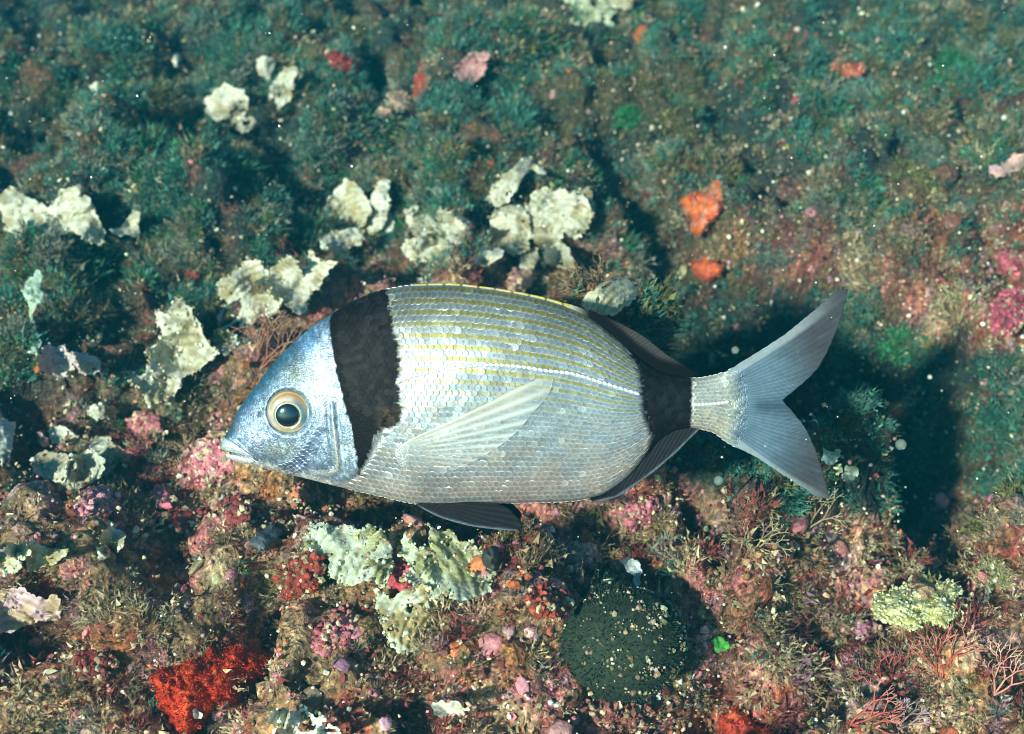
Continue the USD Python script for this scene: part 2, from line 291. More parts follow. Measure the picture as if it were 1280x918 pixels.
M_ = frames(nn, rng.uniform(0, 6.283, len(s))); from scipy.spatial.transform import Rotation
qx = Rotation.from_matrix(M_).as_quat(); pos_ = st2w(s, t) - nn * .001
pi_.CreateProtoIndicesAttr(Vt.IntArray.FromNumpy((ck_ * 4 + rng.integers(0, 4, len(s))).astype(np.int32)))
pi_.CreatePositionsAttr(Vt.Vec3fArray.FromNumpy(pos_.astype(np.float32)))
pi_.CreateOrientationsAttr(Vt.QuathArray([Gf.Quath(float(a[3]), float(a[0]), float(a[1]), float(a[2])) for a in qx]))
pi_.CreateScalesAttr(Vt.Vec3fArray.FromNumpy(np.repeat((rng.uniform(.0045, .0125, len(s)) * (1 + .25 * g) * (.55 + .6 * sstep(.42, .62, nz(q, 22, 17, 3))))[:, None], 3, 1).astype(np.float32)))

lp = [lump_proto(np.random.default_rng(40 + i), 0, .3) for i in range(8)]
s, t, px, py = places(30000, lambda px, py, q: np.clip(1.05 - .6 * greenness(px, py, q), 0, 1) * (.3 + .7 * sstep(.4, .6, nz(q, 26, 23, 3)))); q = np.stack([s, t], -1); g = greenness(px, py, q)
col = pick_colours([.3 + 0 * g, .45 + 0 * g, .22 * (1 - g) + .03, .2 * (1 - g) + .02, .5 + 0 * g, .12 * (1 - g), .12 + 0 * g, .25 * g], ['cream', 'tan', 'pink', 'maroon', 'brown', 'rust', 'grey', 'olive'])
nn = nrm_at(s, t); sz = np.clip(np.exp(rng.normal(size=len(s)) * .5) * .00062, .0003, .0017)
v, f, c = scatter(lp, st2w(s, t) + nn * (rng.uniform(.0, .009, len(s)) * rng.uniform(size=len(s)) ** .6)[:, None], nn, sz[:, None] * rng.uniform(.6, 1.3, (len(s), 3)), vary(col, .3))
put('/World', 'shell_grit', v, f, 'crumb_look', c, smooth=False, label='pale and reddish grit and shell crumbs strewn over the rock', cat='grit', kind='stuff')

np_ = [lump_proto(np.random.default_rng(60 + i), 2, .3) for i in range(7)]
s, t, px, py = places(1300, lambda px, py, q: np.clip(1.02 - .9 * greenness(px, py, q), 0, 1) * (.15 + .85 * sstep(.45, .6, nz(q, 17, 29, 3)))); q = np.stack([s, t], -1); g = greenness(px, py, q)
col = pick_colours([.5 + 0 * g, .35 + 0 * g, .4 + 0 * g, .14 + 0 * g, .3 + 0 * g, .12 + 0 * g], ['pink', 'maroon', 'mauve', 'rust', 'brown', 'tan'])
nn = nrm_at(s, t); sz = np.clip(np.exp(rng.normal(size=len(s)) * .45) * .0024, .001, .005)
v, f, c = scatter(np_, st2w(s, t), nn, sz[:, None] * np.column_stack([rng.uniform(.7, 1.4, (len(s), 2)), rng.uniform(.35, .8, len(s))]), vary(col, .3))
put('/World', 'coralline_nodules', v, f, 'crust_look', c, label='small knobbly pink and maroon coralline nodules between the turf', cat='coralline algae', kind='stuff')

fp = [flake_proto(np.random.default_rng(80 + i)) for i in range(9)]
s, t, px, py = places(9000, lambda px, py, q: np.clip(1.0 - .75 * greenness(px, py, q), 0, 1)); q = np.stack([s, t], -1); g = greenness(px, py, q)
col = pick_colours([.3 + 0 * g, .45 * (1 - g), .3 * (1 - g), .25 + 0 * g, .10 + 0 * g, .5 * g, .12 * (1 - g)], ['brown', 'maroon', 'pink', 'tan', 'cream', 'olive', 'rust'])
nn = nrm_at(s, t) + rng.normal(size=(len(s), 3)) * .5; nn /= np.linalg.norm(nn, axis=1, keepdims=True)
v, f, c = scatter(fp, st2w(s, t) + nn * rng.uniform(.0, .006, len(s))[:, None], nn, np.clip(np.exp(rng.normal(size=len(s)) * .4) * .0015, .0006, .0038), vary(col, .3))
put('/World', 'leafy_flakes', v, f, 'turf_look', c, label='small leafy red and brown algae flakes among the turf', cat='algae flakes', kind='stuff')

# ------------------------------------------------------------------ sheets and lumps placed on the reef
def one(p):
    p = p.buffer(0); return max(p.geoms, key=lambda q: q.area) if hasattr(p, 'geoms') else p
def sheet2d(poly, step):
    """points and triangles filling a polygon; boundary points first"""
    L = poly.exterior.length; nb = max(12, int(L / step)); bd = np.array([poly.exterior.interpolate(i / nb, normalized=True).coords[0] for i in range(nb)])
    x0, y0, x1, y1 = poly.bounds; X, Y = np.meshgrid(np.arange(x0, x1, step), np.arange(y0, y1, step * .87)); X = X + (np.arange(X.shape[0]) % 2)[:, None] * step * .5
    pts = np.stack([X.ravel(), Y.ravel()], 1); shapely.prepare(poly); pts = pts[shapely.contains_xy(poly, pts[:, 0], pts[:, 1])]
    dd = cKDTree(bd).query(pts)[0] if len(pts) else np.zeros(0); pts = np.vstack([bd, pts[dd > step * .5]])
    tri = Delaunay(pts).simplices; cen = pts[tri].mean(1); tri = tri[shapely.contains_xy(poly, cen[:, 0], cen[:, 1])]
    a = pts[tri]; cr = (a[:, 1, 0] - a[:, 0, 0]) * (a[:, 2, 1] - a[:, 0, 1]) - (a[:, 1, 1] - a[:, 0, 1]) * (a[:, 2, 0] - a[:, 0, 0])
    tri = tri[np.abs(cr) > 1e-9]; cr = cr[np.abs(cr) > 1e-9]; tri[cr < 0] = tri[cr < 0][:, ::-1]
    return pts, tri, nb
def close_sheet(front, back, tri):
    """front and back skins joined along their rim; tri is wound for x-right y-down seen from the front"""
    n = len(front); e = np.vstack([tri[:, [0, 1]], tri[:, [1, 2]], tri[:, [2, 0]]]); key = {(a, b) for a, b in e.tolist()}
    rim = np.array([(a, b) for a, b in e.tolist() if (b, a) not in key])
    f = np.vstack([tri[:, ::-1], tri + n, np.stack([rim[:, 0], rim[:, 1], rim[:, 1] + n], 1), np.stack([rim[:, 0], rim[:, 1] + n, rim[:, 0] + n], 1)])
    return np.vstack([front, back]), f
def ragged(cx, cy, w, h, rot, r, jag=.2, n=110):
    a = np.linspace(0, 2 * math.pi, n, endpoint=False); o = r.uniform(0, 50, 3); ring = np.stack([np.cos(a), np.sin(a), 0 * a], 1)
    rad = 1 + jag * (2.6 * (nz(ring + o, 1.3, 1, 2) - .5) + 1.6 * (nz(ring + o, 4.5, 2, 2) - .5) + 1.1 * (nz(ring + o, 14, 3, 2) - .5))
    x, y = np.cos(a) * rad * w / 2, np.sin(a) * rad * h / 2; c, s = math.cos(math.radians(rot)), math.sin(math.radians(rot))
    return one(Polygon(np.column_stack([cx + x * c - y * s, cy + x * s + y * c])))
def roughen(poly, r, amp=2.6, step=2.0):
    n = max(24, int(poly.exterior.length / step)); p = np.array([poly.exterior.interpolate(i / n, normalized=True).coords[0] for i in range(n)]); q = np.column_stack([p, np.full(n, r.uniform(0, 99))])
    d = (p - np.roll(p, 1, 0)); d = np.column_stack([d[:, 1], -d[:, 0]]) / np.maximum(np.linalg.norm(d, axis=1, keepdims=True), 1e-6)
    return one(Polygon(p + d * (amp * (3.2 * (nz(q, .10, 5, 2) - .5) + 2.6 * (nz(q, .33, 6, 2) - .5)))[:, None]))
def stick(parent, name, front, n, size, cols, mat, r, proto, nrm=None, edge=None, out=.0):
    """small crumbs grown onto a surface, joined as one part"""
    n = int(max(6, n)); k = r.integers(0, len(front), n)
    if edge: k = np.where(r.uniform(size=n) < .4, r.integers(0, edge, n), k)
    nn = (-F_ + .5 * U_)[None] + r.normal(size=(n, 3)) * .5; nn /= np.linalg.norm(nn, axis=1, keepdims=True)
    c = np.asarray(cols)[r.integers(0, len(cols), n)] * np.exp(r.normal(size=(n, 1)) * .25)
    v, f, cc = scatter(proto, front[k] + nn * out + r.normal(size=(n, 3)) * .0004, nn, np.minimum(np.exp(r.normal(size=n) * .45) * size, size * 1.8)[:, None] * r.uniform(.6, 1.3, (n, 3)) * (np.array([1, 1, 2.2]) if proto is spk else 1), c); put(parent, name, v, f, mat, c if False else cc, smooth=False, kind='stuff')
spk = [(np.array([(-.5, -.3, 0), (.5, -.3, 0), (0, .6, 0), (0, 0, 1.)]), np.array([(0, 1, 3), (1, 2, 3), (2, 0, 3)]), np.array([.8, .8, .8, 1.3]))]
def local_plane(pts, tilt=1.0):
    d = depth(pts[:, 0], pts[:, 1]); A = np.column_stack([pts - pts.mean(0), np.ones(len(pts))]); k = np.linalg.lstsq(A, d, rcond=None)[0]
    k[:2] = np.clip(k[:2], -.0008, .0008) * tilt; k[2] = np.quantile(d, .25); return A @ k, k[2]
def frond_lobe(poly, r, lift=.008, curl=.010, tilt=.4, cols=((.62, .59, .46), (.30, .23, .10)), blot=.45, step=2.2):
    poly = roughen(poly, r); pts, tri, nb = sheet2d(poly, step); d, d0 = local_plane(pts, tilt); c = pts.mean(0); ext = np.ptp(pts, axis=0).max() / 2; u = (pts - c) / ext
    kk = r.normal(size=6); m = MPP * d0; q = np.column_stack([pts * m, np.full(len(pts), r.uniform(0, 50))])
    if len(pts) > 150:                                      # worn holes
        ho = (nz(q, 130, 12, 2) > .70) & (cKDTree(pts[:nb]).query(pts)[0] > 3); tri = tri[~ho[tri].all(1)]
    rr = np.hypot(u[:, 0] - kk[2] * .6, u[:, 1] - .8)
    wave = curl * (kk[0] * u[:, 0] ** 2 + kk[1] * u[:, 1] ** 2 * .7 + kk[3] * u[:, 0] * u[:, 1]) + curl * 1.3 * (nz(q, 60, 2, 2) - .5) * 2 + .0030 * (nz(q, 170, 5, 3) - .5) * 2 + .0017 * (nz(q, 520, 8, 2) - .5) * 2 + .0006 * np.sin(rr * 32)
    dist = cKDTree(pts[:nb]).query(pts)[0]; edge = sstep(0, 5, dist)
    front = P(pts[:, 0], pts[:, 1], d - lift + wave); back = P(pts[:, 0], pts[:, 1], d - lift + wave + .0005 + .0007 * edge)
    b = sstep(.52, .62, nz(q, 85, 9, 3)) * blot * 1.4 + sstep(.54, .66, nz(q, 300, 10, 3)) * .55
    co = mixc(cols[0], cols[1], np.clip(b, 0, .9)) * (.9 + .25 * (1 - edge))[:, None] * (.93 + .14 * np.sin(rr * 32 + 1))[:, None]
    v, f = close_sheet(front, back, tri); return v, f, np.vstack([co, co * .9]), front, nb
lp0 = [lump_proto(np.random.default_rng(140 + i), 0, .3) for i in range(6)]
def frond(label, lobes, seed, lift=.013, cols=((.62, .59, .46), (.30, .23, .10)), cat='frond', name='pale_frond', curl=.010, blot=.45, group=None, jag=.22):
    r = np.random.default_rng(seed); l0 = lobes[0]; cx, cy = np.mean(l0[0], 0) if isinstance(l0[0], list) else l0[:2]
    t_ = thing(name, label, cat, P(cx, cy, depth(cx, cy) + .002), group); fr_all, mm = [], 0; grow_ = 1.14 if cat == 'frond' else 1.0; mid_ = np.mean([np.mean(q[0], 0) if isinstance(q[0], list) else q[:2] for q in lobes], 0)
    for i, lb in enumerate(lobes):
        poly = one(Polygon(lb[0])) if isinstance(lb[0], (list, tuple)) else ragged(*lb[:5], r, jag)
        poly = shapely.affinity.scale(poly, grow_, grow_, origin=tuple(map(float, mid_)))
        v, f, c, front, nb = frond_lobe(poly, r, lift + r.uniform(-.003, .008) * (i > 0), curl, cols=cols, blot=blot)
        lb_ = put(t_, 'lobe', v, f, 'frond_look', c); fr_all.append(front); mm += poly.area
        if poly.area > 500 and cat == 'frond': stick(lb_, 'grit', front, poly.area * .026 * (cat == 'frond'), .00065, (cols[0], cols[0], cols[0], cols[1], PAL['tan'], PAL['brown'], PAL['olive']), 'crumb_look', r, lp0, edge=nb)
    return t_
def crust(name, label, cat, poly, seed, height=.012, colours=((.5, .2, .2), (.3, .1, .1)), mat='crust_look', rough=1., step=3.0, knobs=160, lift=0.):
    """lumpy growth that swells off the rock inside an outline"""
    r = np.random.default_rng(seed); poly = roughen(poly, r, 2.2); pts, tri, nb = sheet2d(poly, step); d, d0 = local_plane(pts, .8)
    dist = cKDTree(pts[:nb]).query(pts)[0]; ext = max(dist.max(), 1); q = np.column_stack([pts * MPP * d0, np.full(len(pts), r.uniform(0, 50))])
    k1, k2 = nz(q, knobs, 3, 3), nz(q, knobs * 2.6, 4, 2)
    h = height * np.sqrt(np.clip(dist / ext, 0, 1)) * (.65 + .7 * k1) + rough * (.007 * np.abs(k1 - .5) * 2 * sstep(0, 6, dist) + .006 * (k2 - .5) + .002 * (nz(q, knobs * 6, 7, 1) - .5)) + lift
    front = P(pts[:, 0], pts[:, 1], d - h); back = P(pts[:, 0], pts[:, 1], d + .006)
    co = mixc(colours[0], colours[1], sstep(.4, .62, k1)); co = mixc(co, colours[2] if len(colours) > 2 else colours[1], sstep(.55, .68, k2) * .7)
    v, f = close_sheet(front, back, tri); x, y = pts.mean(0)
    t_ = thing(name, label, cat, P(x, y, depth(x, y)))
    put(t_, 'crust' if mat == 'crust_look' else 'flesh', v, f, mat, np.vstack([co, co]))
    if mat == 'crust_look' and 'pebble' not in name:
        stick(t_, 'nodules', front, poly.area * .10, .0011, (colours[0], colours[1], colours[0], colours[-1], PAL['brown'], PAL['tan']), 'crust_look', r, lp0, edge=nb)
    elif mat == 'sponge_look': stick(t_, 'papillae', front, poly.area * (.75 if 'red' in name else .16), (.00042 if 'red' in name else .0006 if 'orange' in name else .0005), (colours[0], colours[0], colours[-1]), 'sponge_look', r, spk if 'yellow' not in name else lp0, edge=nb)
    return t_
# ------------------------------------------------------------------ the fish (traced side outline in photo pixels, real thickness)
FD = .55; FC = P(640, 497, FD); SC = MPP * FD
fish = thing('striped_bream', 'silver bream with two black bands swimming left in front of the reef', 'fish', FC, rotx=-14.0)
def L(px, py, y): return np.stack([(np.asarray(px, float) - 640) * SC, np.asarray(y, float) * SC, (497 - np.asarray(py, float)) * SC], -1)    # y in pixels, + = away from the viewer
top = PchipInterpolator(*np.array([(275, 556), (276.5, 551), (280, 546), (288, 534), (297, 514), (319, 484.4), (341.5, 454.8), (367, 429), (389.6, 410), (415.6, 392.5), (445, 376), (482, 363), (520, 357.5), (560, 357), (600, 360.5), (640, 366.5), (680, 375), (708, 384), (734, 396.5), (771, 424), (801, 449), (827, 465), (850, 470.5), (868, 473), (890, 470), (905, 465), (918, 459.5), (932, 452), (946, 447)]).T)
bot = PchipInterpolator(*np.array([(275, 559), (277, 564.5), (280, 567), (282, 573), (290, 577), (315.6, 583), (352.6, 592.5), (389.6, 601.5), (419, 609), (467, 620), (526.7, 632), (560, 633), (593, 631.5), (640, 630.5), (680, 629.5), (715, 628), (749, 621), (782, 600), (808, 571), (827, 549), (845, 539), (864, 535.5), (890, 540), (905, 550), (918, 558), (932, 563), (946, 566)]).T)
wid = PchipInterpolator(*np.array([(275, 2), (280, 8), (300, 18), (330, 29), (370, 38), (420, 46), (480, 51), (560, 52), (640, 48), (720, 38), (780, 27), (830, 15), (870, 9.5), (890, 6.8), (905, 4.2), (918, 2.3), (932, 1.1), (946, .5)]).T)
EYE = np.array([366.5, 510.5])
GILL = [(486, 520), (478, 540), (466, 562), (450, 588), (436, 600), (418, 608)]
PREOP = [(421, 500), (423, 534), (426, 570), (424, 584), (410, 590), (392, 588)]
GAPE = [(276, 563), (290, 565.5), (305, 567.5), (318, 571), (323, 575)]
def relief(px, py):
    p = np.column_stack([np.ravel(px), np.ravel(py)]); o = np.zeros(len(p))
    d, sd = polydist(p, GILL); o += 3.6 * (sd > 0) * np.exp(-d / 14) - 2.0 * np.exp(-(d / 2.0) ** 2)
    d, sd = polydist(p, PREOP); o += 2.0 * np.exp(-(d / 2.6) ** 2) - 1.6 * np.exp(-((d - 6) / 3) ** 2)
    e = np.linalg.norm(p - EYE, axis=1); o += 1.0 * np.exp(-((e - 31) / 3.5) ** 2) - 5 * sstep(29.5, 25, e)
    d, _ = polydist(p, GAPE); o -= 3.0 * np.exp(-(d / 1.6) ** 2)
    d, _ = polydist(p, [(300, 548), (312, 560), (324, 571)]); o -= .9 * np.exp(-(d / 1.8) ** 2)
    o -= 2.0 * np.exp(-(np.linalg.norm(p - (327, 514), axis=1) / 3.2) ** 2)
    o += 1.0 * (nz(p, .035, 51, 2) - .5) * 2
    return (o * sstep(935, 895, p[:, 0])).reshape(np.shape(px))
def surf(px, py, rel=True):
    tp_, bt = top(px), bot(px); vv = np.clip((py - (tp_ + bt) / 2) / np.maximum((bt - tp_) / 2, .1), -1, 1)
    base = wid(px) * (1 - vv * vv) ** .47
    return base + (relief(px, py) * sstep(0, .35, 1 - np.abs(vv)) if rel else 0)
B1L = PchipInterpolator([350, 392, 425, 469, 503, 536, 586, 592], [424, 416, 419, 428.5, 437, 445, 450.5, 451])
B1R = PchipInterpolator([355, 364, 410, 455, 470, 499, 512, 524, 530, 537, 555, 570, 586, 592], [484, 486, 497, 504, 502, 506, 506, 503, 480, 474, 469, 462, 453, 451])
B2L = PchipInterpolator([380, 396, 407, 436, 470, 496, 525, 547, 565, 600, 625], [716, 736, 758, 782, 796, 798, 804, 811, 806, 788, 760])
LLP = PchipInterpolator([490, 501, 520, 556, 612, 650, 680, 708, 752, 797, 830, 867, 915], [474, 471.5, 464.5, 456.7, 451, 453.5, 458.5, 462, 475, 490, 500, 504.5, 501])
NROW = 40
O = np.array([862., 506.])
def tail_ang(x, y): return np.degrees(np.arctan2(O[1] - y, x - O[0])) + 1.2 * np.sin((x - 900) / 40)
def tail_ray(x, y):
    a = tail_ang(x, y); far = sstep(940, 1010, x); return (.5 + .5 * np.cos(a * 2 * np.pi / 2.3)) * (1 - far * .7) + far * .7 * (.5 + .5 * np.cos(a * 2 * np.pi / .92))
def tail_col(x, y):
    x, y = np.asarray(x, float), np.asarray(y, float); a = np.abs(tail_ang(x, y)); R = np.hypot(x - O[0], y - O[1])
    c = mixc((.44, .43, .38), (.085, .135, .185), sstep(44, 74, R)); c = mixc(c, (.035, .055, .085), sstep(9, 0, a) * sstep(75, 90, R) * .8); c = mixc(c, (.044, .046, .054), sstep(100, 180, R)); ray_ = tail_ray(x, y); c = mixc(c * .72, c * 1.3, ray_)
    c = c * (.75 + .5 * nz(np.stack([x * .35, a * 3 + R * .05], -1), .12, 68, 2))[..., None]
    edge = sstep(32.8, 35.5, a); return mixc(c, (.26, .30, .32), edge * .7 * sstep(235, 150, R))
def fish_col(px, py):
    px, py = np.ravel(px).astype(float), np.ravel(py).astype(float); p = np.column_stack([px, py]); tp_, bt = top(px), bot(px); fr = np.clip((py - tp_) / np.maximum(bt - tp_, 1), 0, 1)
    c = mixc((.40, .43, .40), (.58, .625, .66), sstep(.02, .38, fr)); c = mixc(c, (.68, .665, .67), sstep(.62, .95, fr))
    c = c * (.32 + .40 * nz(p, .02, 61, 3) + .18 * nz(p, .09, 60, 2))[:, None]
    # head
    hd, side = polydist(p, [(424, 340), (419, 425), (436, 503), (450, 588), (418, 612)]); head = (px < np.interp(py, [340, 425, 503, 588, 612], [424, 421, 440, 452, 418])).astype(float)
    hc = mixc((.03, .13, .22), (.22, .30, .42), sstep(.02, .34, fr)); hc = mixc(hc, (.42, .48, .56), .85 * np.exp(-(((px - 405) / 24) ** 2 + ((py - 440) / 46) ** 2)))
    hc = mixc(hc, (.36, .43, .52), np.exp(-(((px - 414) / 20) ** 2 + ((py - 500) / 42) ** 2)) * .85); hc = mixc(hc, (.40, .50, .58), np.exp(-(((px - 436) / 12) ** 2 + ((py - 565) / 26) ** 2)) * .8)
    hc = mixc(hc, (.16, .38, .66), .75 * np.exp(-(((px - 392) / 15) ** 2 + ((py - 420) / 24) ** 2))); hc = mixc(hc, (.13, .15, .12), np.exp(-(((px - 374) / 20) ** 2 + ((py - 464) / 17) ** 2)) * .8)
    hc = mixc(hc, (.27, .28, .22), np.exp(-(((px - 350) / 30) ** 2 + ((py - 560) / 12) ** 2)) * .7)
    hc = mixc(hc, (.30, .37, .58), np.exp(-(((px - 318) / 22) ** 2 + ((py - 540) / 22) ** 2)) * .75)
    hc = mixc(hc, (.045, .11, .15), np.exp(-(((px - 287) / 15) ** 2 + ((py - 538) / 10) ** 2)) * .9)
    hc = mixc(hc, (.70, .71, .70), sstep(-5, 8, py - np.interp(px, [275, 320, 360, 400, 430], [563, 572, 583, 594, 600])))
    sp_ = nz(p, .42, 67, 2); hc = hc * (.44 + .56 * nz(p, .09, 62, 3))[:, None] * (1 + 1.0 * sstep(.56, .72, sp_) - .45 * sstep(.46, .28, sp_) + 1.0 * sstep(.58, .7, nz(p, .19, 73, 2)))[:, None]
    d, _ = polydist(p, PREOP); hc = mixc(hc, (.62, .58, .48), np.exp(-(d / 2.5) ** 2) * .7 * (py > 530))
    for nx, ny, nr in ((327, 514, 2.6), (335, 508, 1.6)): hc = mixc(hc, (.03, .035, .04), np.exp(-(np.hypot(px - nx, py - ny) / nr) ** 2))
    dg_, _ = polydist(p, GILL); hc = mixc(hc, (.16, .15, .14), np.exp(-(dg_ / 1.6) ** 2) * .7)
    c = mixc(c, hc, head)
    d, _ = polydist(p, GAPE); c = mixc(c, (.05, .05, .05), np.exp(-(d / 1.5) ** 2) * (px < 324))
    # peduncle
    c = mixc(c, (.50, .47, .40), sstep(862, 868, px) * .9); c = mixc(c, tail_col(px, py), sstep(905, 925, px))
    n1 = (nz(np.column_stack([px * .5, py * 1.6]), .16, 63, 3) - .5) * 14; n2 = (nz(p, .2, 64, 2) - .5) * 8
    b1 = sstep(-1.5, 1.5, px - B1L(np.clip(py, 350, 592)) + n1 * .6) * sstep(-1.5, 1.5, B1R(np.clip(py, 355, 592)) - px + n1) * (py < 591)
    low = b1 * sstep(497, 507, py + n2) * sstep(474, 478, px + n2)
    c = mixc(c, (.007, .006, .0065), b1); c = mixc(c, (.07, .045, .025), low * .6 * nz(p, .3, 66, 2))
    b2 = sstep(-4, 4, px - B2L(np.clip(py, 380, 625)) + n1 * .5) * sstep(-1.5, 1.5, 864 - px + n2 * .5)
    c = mixc(c, (.004, .0035, .004), b2)
    return c
def nonuni(a, b, n, k=.5):
    t = np.linspace(0, 1, n); return a + (b - a) * ((1 - k) * t + k * (1 - np.cos(np.pi * t)) / 2)
xs = np.concatenate([nonuni(275.2, 460, 150, .35), np.linspace(461.4, 945.5, 275)]); NPH = 150
ph = np.linspace(0, 2 * np.pi, NPH, endpoint=False); PX = np.repeat(xs[:, None], NPH, 1)
vv = np.sin(ph)[None]; midy, half = (top(PX) + bot(PX)) / 2, (bot(PX) - top(PX)) / 2
PY = midy + half * vv; sgn = -np.where(np.cos(ph) >= 0, 1, -1)[None]; YY = sgn * surf(PX, PY)
V = L(PX, PY, YY).reshape(-1, 3); ii = np.arange(len(xs) * NPH).reshape(len(xs), NPH); jj = np.roll(ii, -1, 1)
Fq = np.vstack([np.stack([ii[:-1].ravel(), ii[1:].ravel(), jj[1:].ravel()], 1), np.stack([ii[:-1].ravel(), jj[1:].ravel(), jj[:-1].ravel()], 1)])
caps = [(ii[0, 0], ii[0, k], ii[0, k + 1]) for k in range(1, NPH - 1)] + [(ii[-1, 0], ii[-1, k + 1], ii[-1, k]) for k in range(1, NPH - 1)]
Fq = np.vstack([Fq, caps]); 
if trimesh.Trimesh(V, Fq, process=False).volume < 0: Fq = Fq[:, ::-1]
put(fish, 'body', V, Fq, 'fish_skin', fish_col(PX, PY))

# scales: overlapping plates in rows
def scales(rows, r):
    ang = np.radians(np.linspace(-108, 108, 9)); rings = [.45, .80, .90, 1.0]; base = np.array([(-.9, 0)] + [(q * math.cos(a) - .12 * (1 - q), q * math.sin(a)) for q in rings for a in ang])
    f = [(0, 1 + i, 2 + i) for i in range(8)]
    for k in range(3):
        for i in range(8): a, b = 1 + 9 * k, 10 + 9 * k; f += [(a + i, b + i, b + i + 1), (a + i, b + i + 1, a + i + 1)]
    f = np.array(f); NV = len(base); ringid = np.array([0] + [1] * 9 + [2] * 9 + [3] * 9 + [4] * 9); out = {}
    bright, darks = [], []; A = np.array(rows); k = len(A); cx, cy, sx, sy, slope = A[:, :5].T
    u = cx[:, None] + base[None, :, 0] * sx[:, None]; w = cy[:, None] + base[None, :, 1] * sy[:, None] + slope[:, None] * base[None, :, 0] * sx[:, None]
    cc = fish_col(u, w).reshape(k, NV, 3); c0 = fish_col(cx, cy); isd = c0.mean(1) < .13; val = r.uniform(.90, 1.10, k)[:, None, None]; tone = A[:, 5:8][:, None]
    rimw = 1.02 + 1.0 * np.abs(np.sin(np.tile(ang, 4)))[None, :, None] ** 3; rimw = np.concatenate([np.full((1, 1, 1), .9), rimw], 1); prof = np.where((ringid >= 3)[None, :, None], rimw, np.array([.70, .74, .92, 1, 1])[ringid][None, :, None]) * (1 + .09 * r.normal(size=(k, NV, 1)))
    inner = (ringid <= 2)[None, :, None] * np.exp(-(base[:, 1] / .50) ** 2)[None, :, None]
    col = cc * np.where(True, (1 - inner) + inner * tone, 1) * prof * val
    hot = (r.uniform(size=k) < .03)[:, None, None] & (ringid < 4)[None, :, None]; col = np.where(hot, np.minimum(col * 1.5, .88), col); col = np.where(cc.mean(2, keepdims=True) < .13, cc * (.6 + 1.6 * r.uniform(size=(k, 1, 1)) ** 2) * np.where((ringid >= 3)[None, :, None], 1.9, .9), col)
    tilt = r.normal(size=(k, 2)) * np.array([.13, .13])
    cl = sum(a_ * np.exp(-((cx - x_) / wx) ** 2 - ((cy - y_) / wy) ** 2) for x_, y_, wx, wy, a_ in ((735, 440, 34, 12, .6), (748, 456, 22, 8, .5), (640, 412, 40, 12, .35), (600, 376, 60, 10, .25), (560, 456, 70, 8, .1))); gl_ = r.uniform(size=k) < cl; tilt[gl_, 0] = r.uniform(.35, .85, gl_.sum())
    for name, sel in (('b', ~isd), ('d', isd)):
        V, F, C, n = [], [], [], 0
        for sd in (-1, 1):
            lift = .35 + (base[:, 0][None] + .9) * (.42 + tilt[:, :1] * (1 if name == 'b' else .5)) + base[None, :, 1] * tilt[:, 1:] - np.array([0, 0, 0, .05, .45])[ringid][None]
            vtx = L(u, w, sd * (surf(u, w, True) + lift * np.clip(sstep(0, 14, w - top(u)) * sstep(0, 14, bot(u) - w), .06, 1)))[sel]; m = int(sel.sum())
            F.append(((f[None] if sd < 0 else f[None, :, ::-1]) + (np.arange(m) * NV)[:, None, None] + n).reshape(-1, 3)); V.append(vtx.reshape(-1, 3)); C.append(col[sel].reshape(-1, 3)); n += m * NV
        out[name] = (np.vstack(V), np.vstack(F), np.vstack(C))
    return out
rows = []; r = np.random.default_rng(5)
def add_rows(x0, x1, nrow, pitch, inside):
    for k in range(nrow):
        fr = (k + .5) / nrow; x = x0 + (k % 2) * pitch * .5
        while x < x1:
            tp_, bt = float(top(x)), float(bot(x)); y = tp_ + fr * (bt - tp_); sp = (bt - tp_) / nrow; sl = ((float(top(x + 4)) * (1 - fr) + float(bot(x + 4)) * fr) - y) / 4
            if inside(x, y) and .005 < fr < .99:
                tone = np.array([1., 1., 1.])
                if k % 2 == 0 and fr < .56 and x < 790:                 # yellow rows
                    s_ = (1 - float(sstep(.34, .56, fr))) * .95 + .1; s_ *= .55 + .45 * float(sstep(495, 530, x)); tone = np.array([1.10, .84, .10]) * s_ + tone * (1 - s_)
                elif fr < .5: tone = np.array([.84, .92, .98])
                else:
                    o_ = float(sstep(.46, .6, nz(np.array([x, y * 2.]), .035, 91, 2))) * .8 + .2 * (k % 2); tone = np.array([.80, .88, .97]) * (1 - o_) + np.array([1.12, .92, .80]) * o_
                q_ = pitch * .98
                rows.append((x, y, q_ * r.uniform(.95, 1.05), max(sp, 3.) * .74, sl, *tone))
            x += pitch * r.uniform(.97, 1.03)
gl = lambda y: np.interp(y, [340, 425, 500, 524, 540, 562, 590, 608, 640], [421, 424, 440, 480, 482, 470, 452, 430, 420])
add_rows(425, 803, NROW, 7.6, lambda x, y: x > gl(y) + 3)
add_rows(803, 926, 15, 6.4, lambda x, y: x < 903 + 22 * r.uniform())
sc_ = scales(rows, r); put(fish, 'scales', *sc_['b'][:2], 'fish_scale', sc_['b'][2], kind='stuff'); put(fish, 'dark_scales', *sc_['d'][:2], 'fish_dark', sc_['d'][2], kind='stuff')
# cheek scales
ck = []
for a in range(4):
    for b in range(13):
        tq = b / 12; x = 352 + 52 * tq + a * 4.5 * (1 - tq) * .3 + a * 2.2; y = 581 - 52 * tq ** 1.7 + a * 3.6 * (1 - .5 * tq)
        if x < 419: ck.append((x, y, 5.2, 3.5, -.5 * tq, .62, .62, .85))
sc_ = scales(ck, r); put(fish, 'cheek_scales', *sc_['b'][:2], 'fish_scale', sc_['b'][2], kind='stuff')
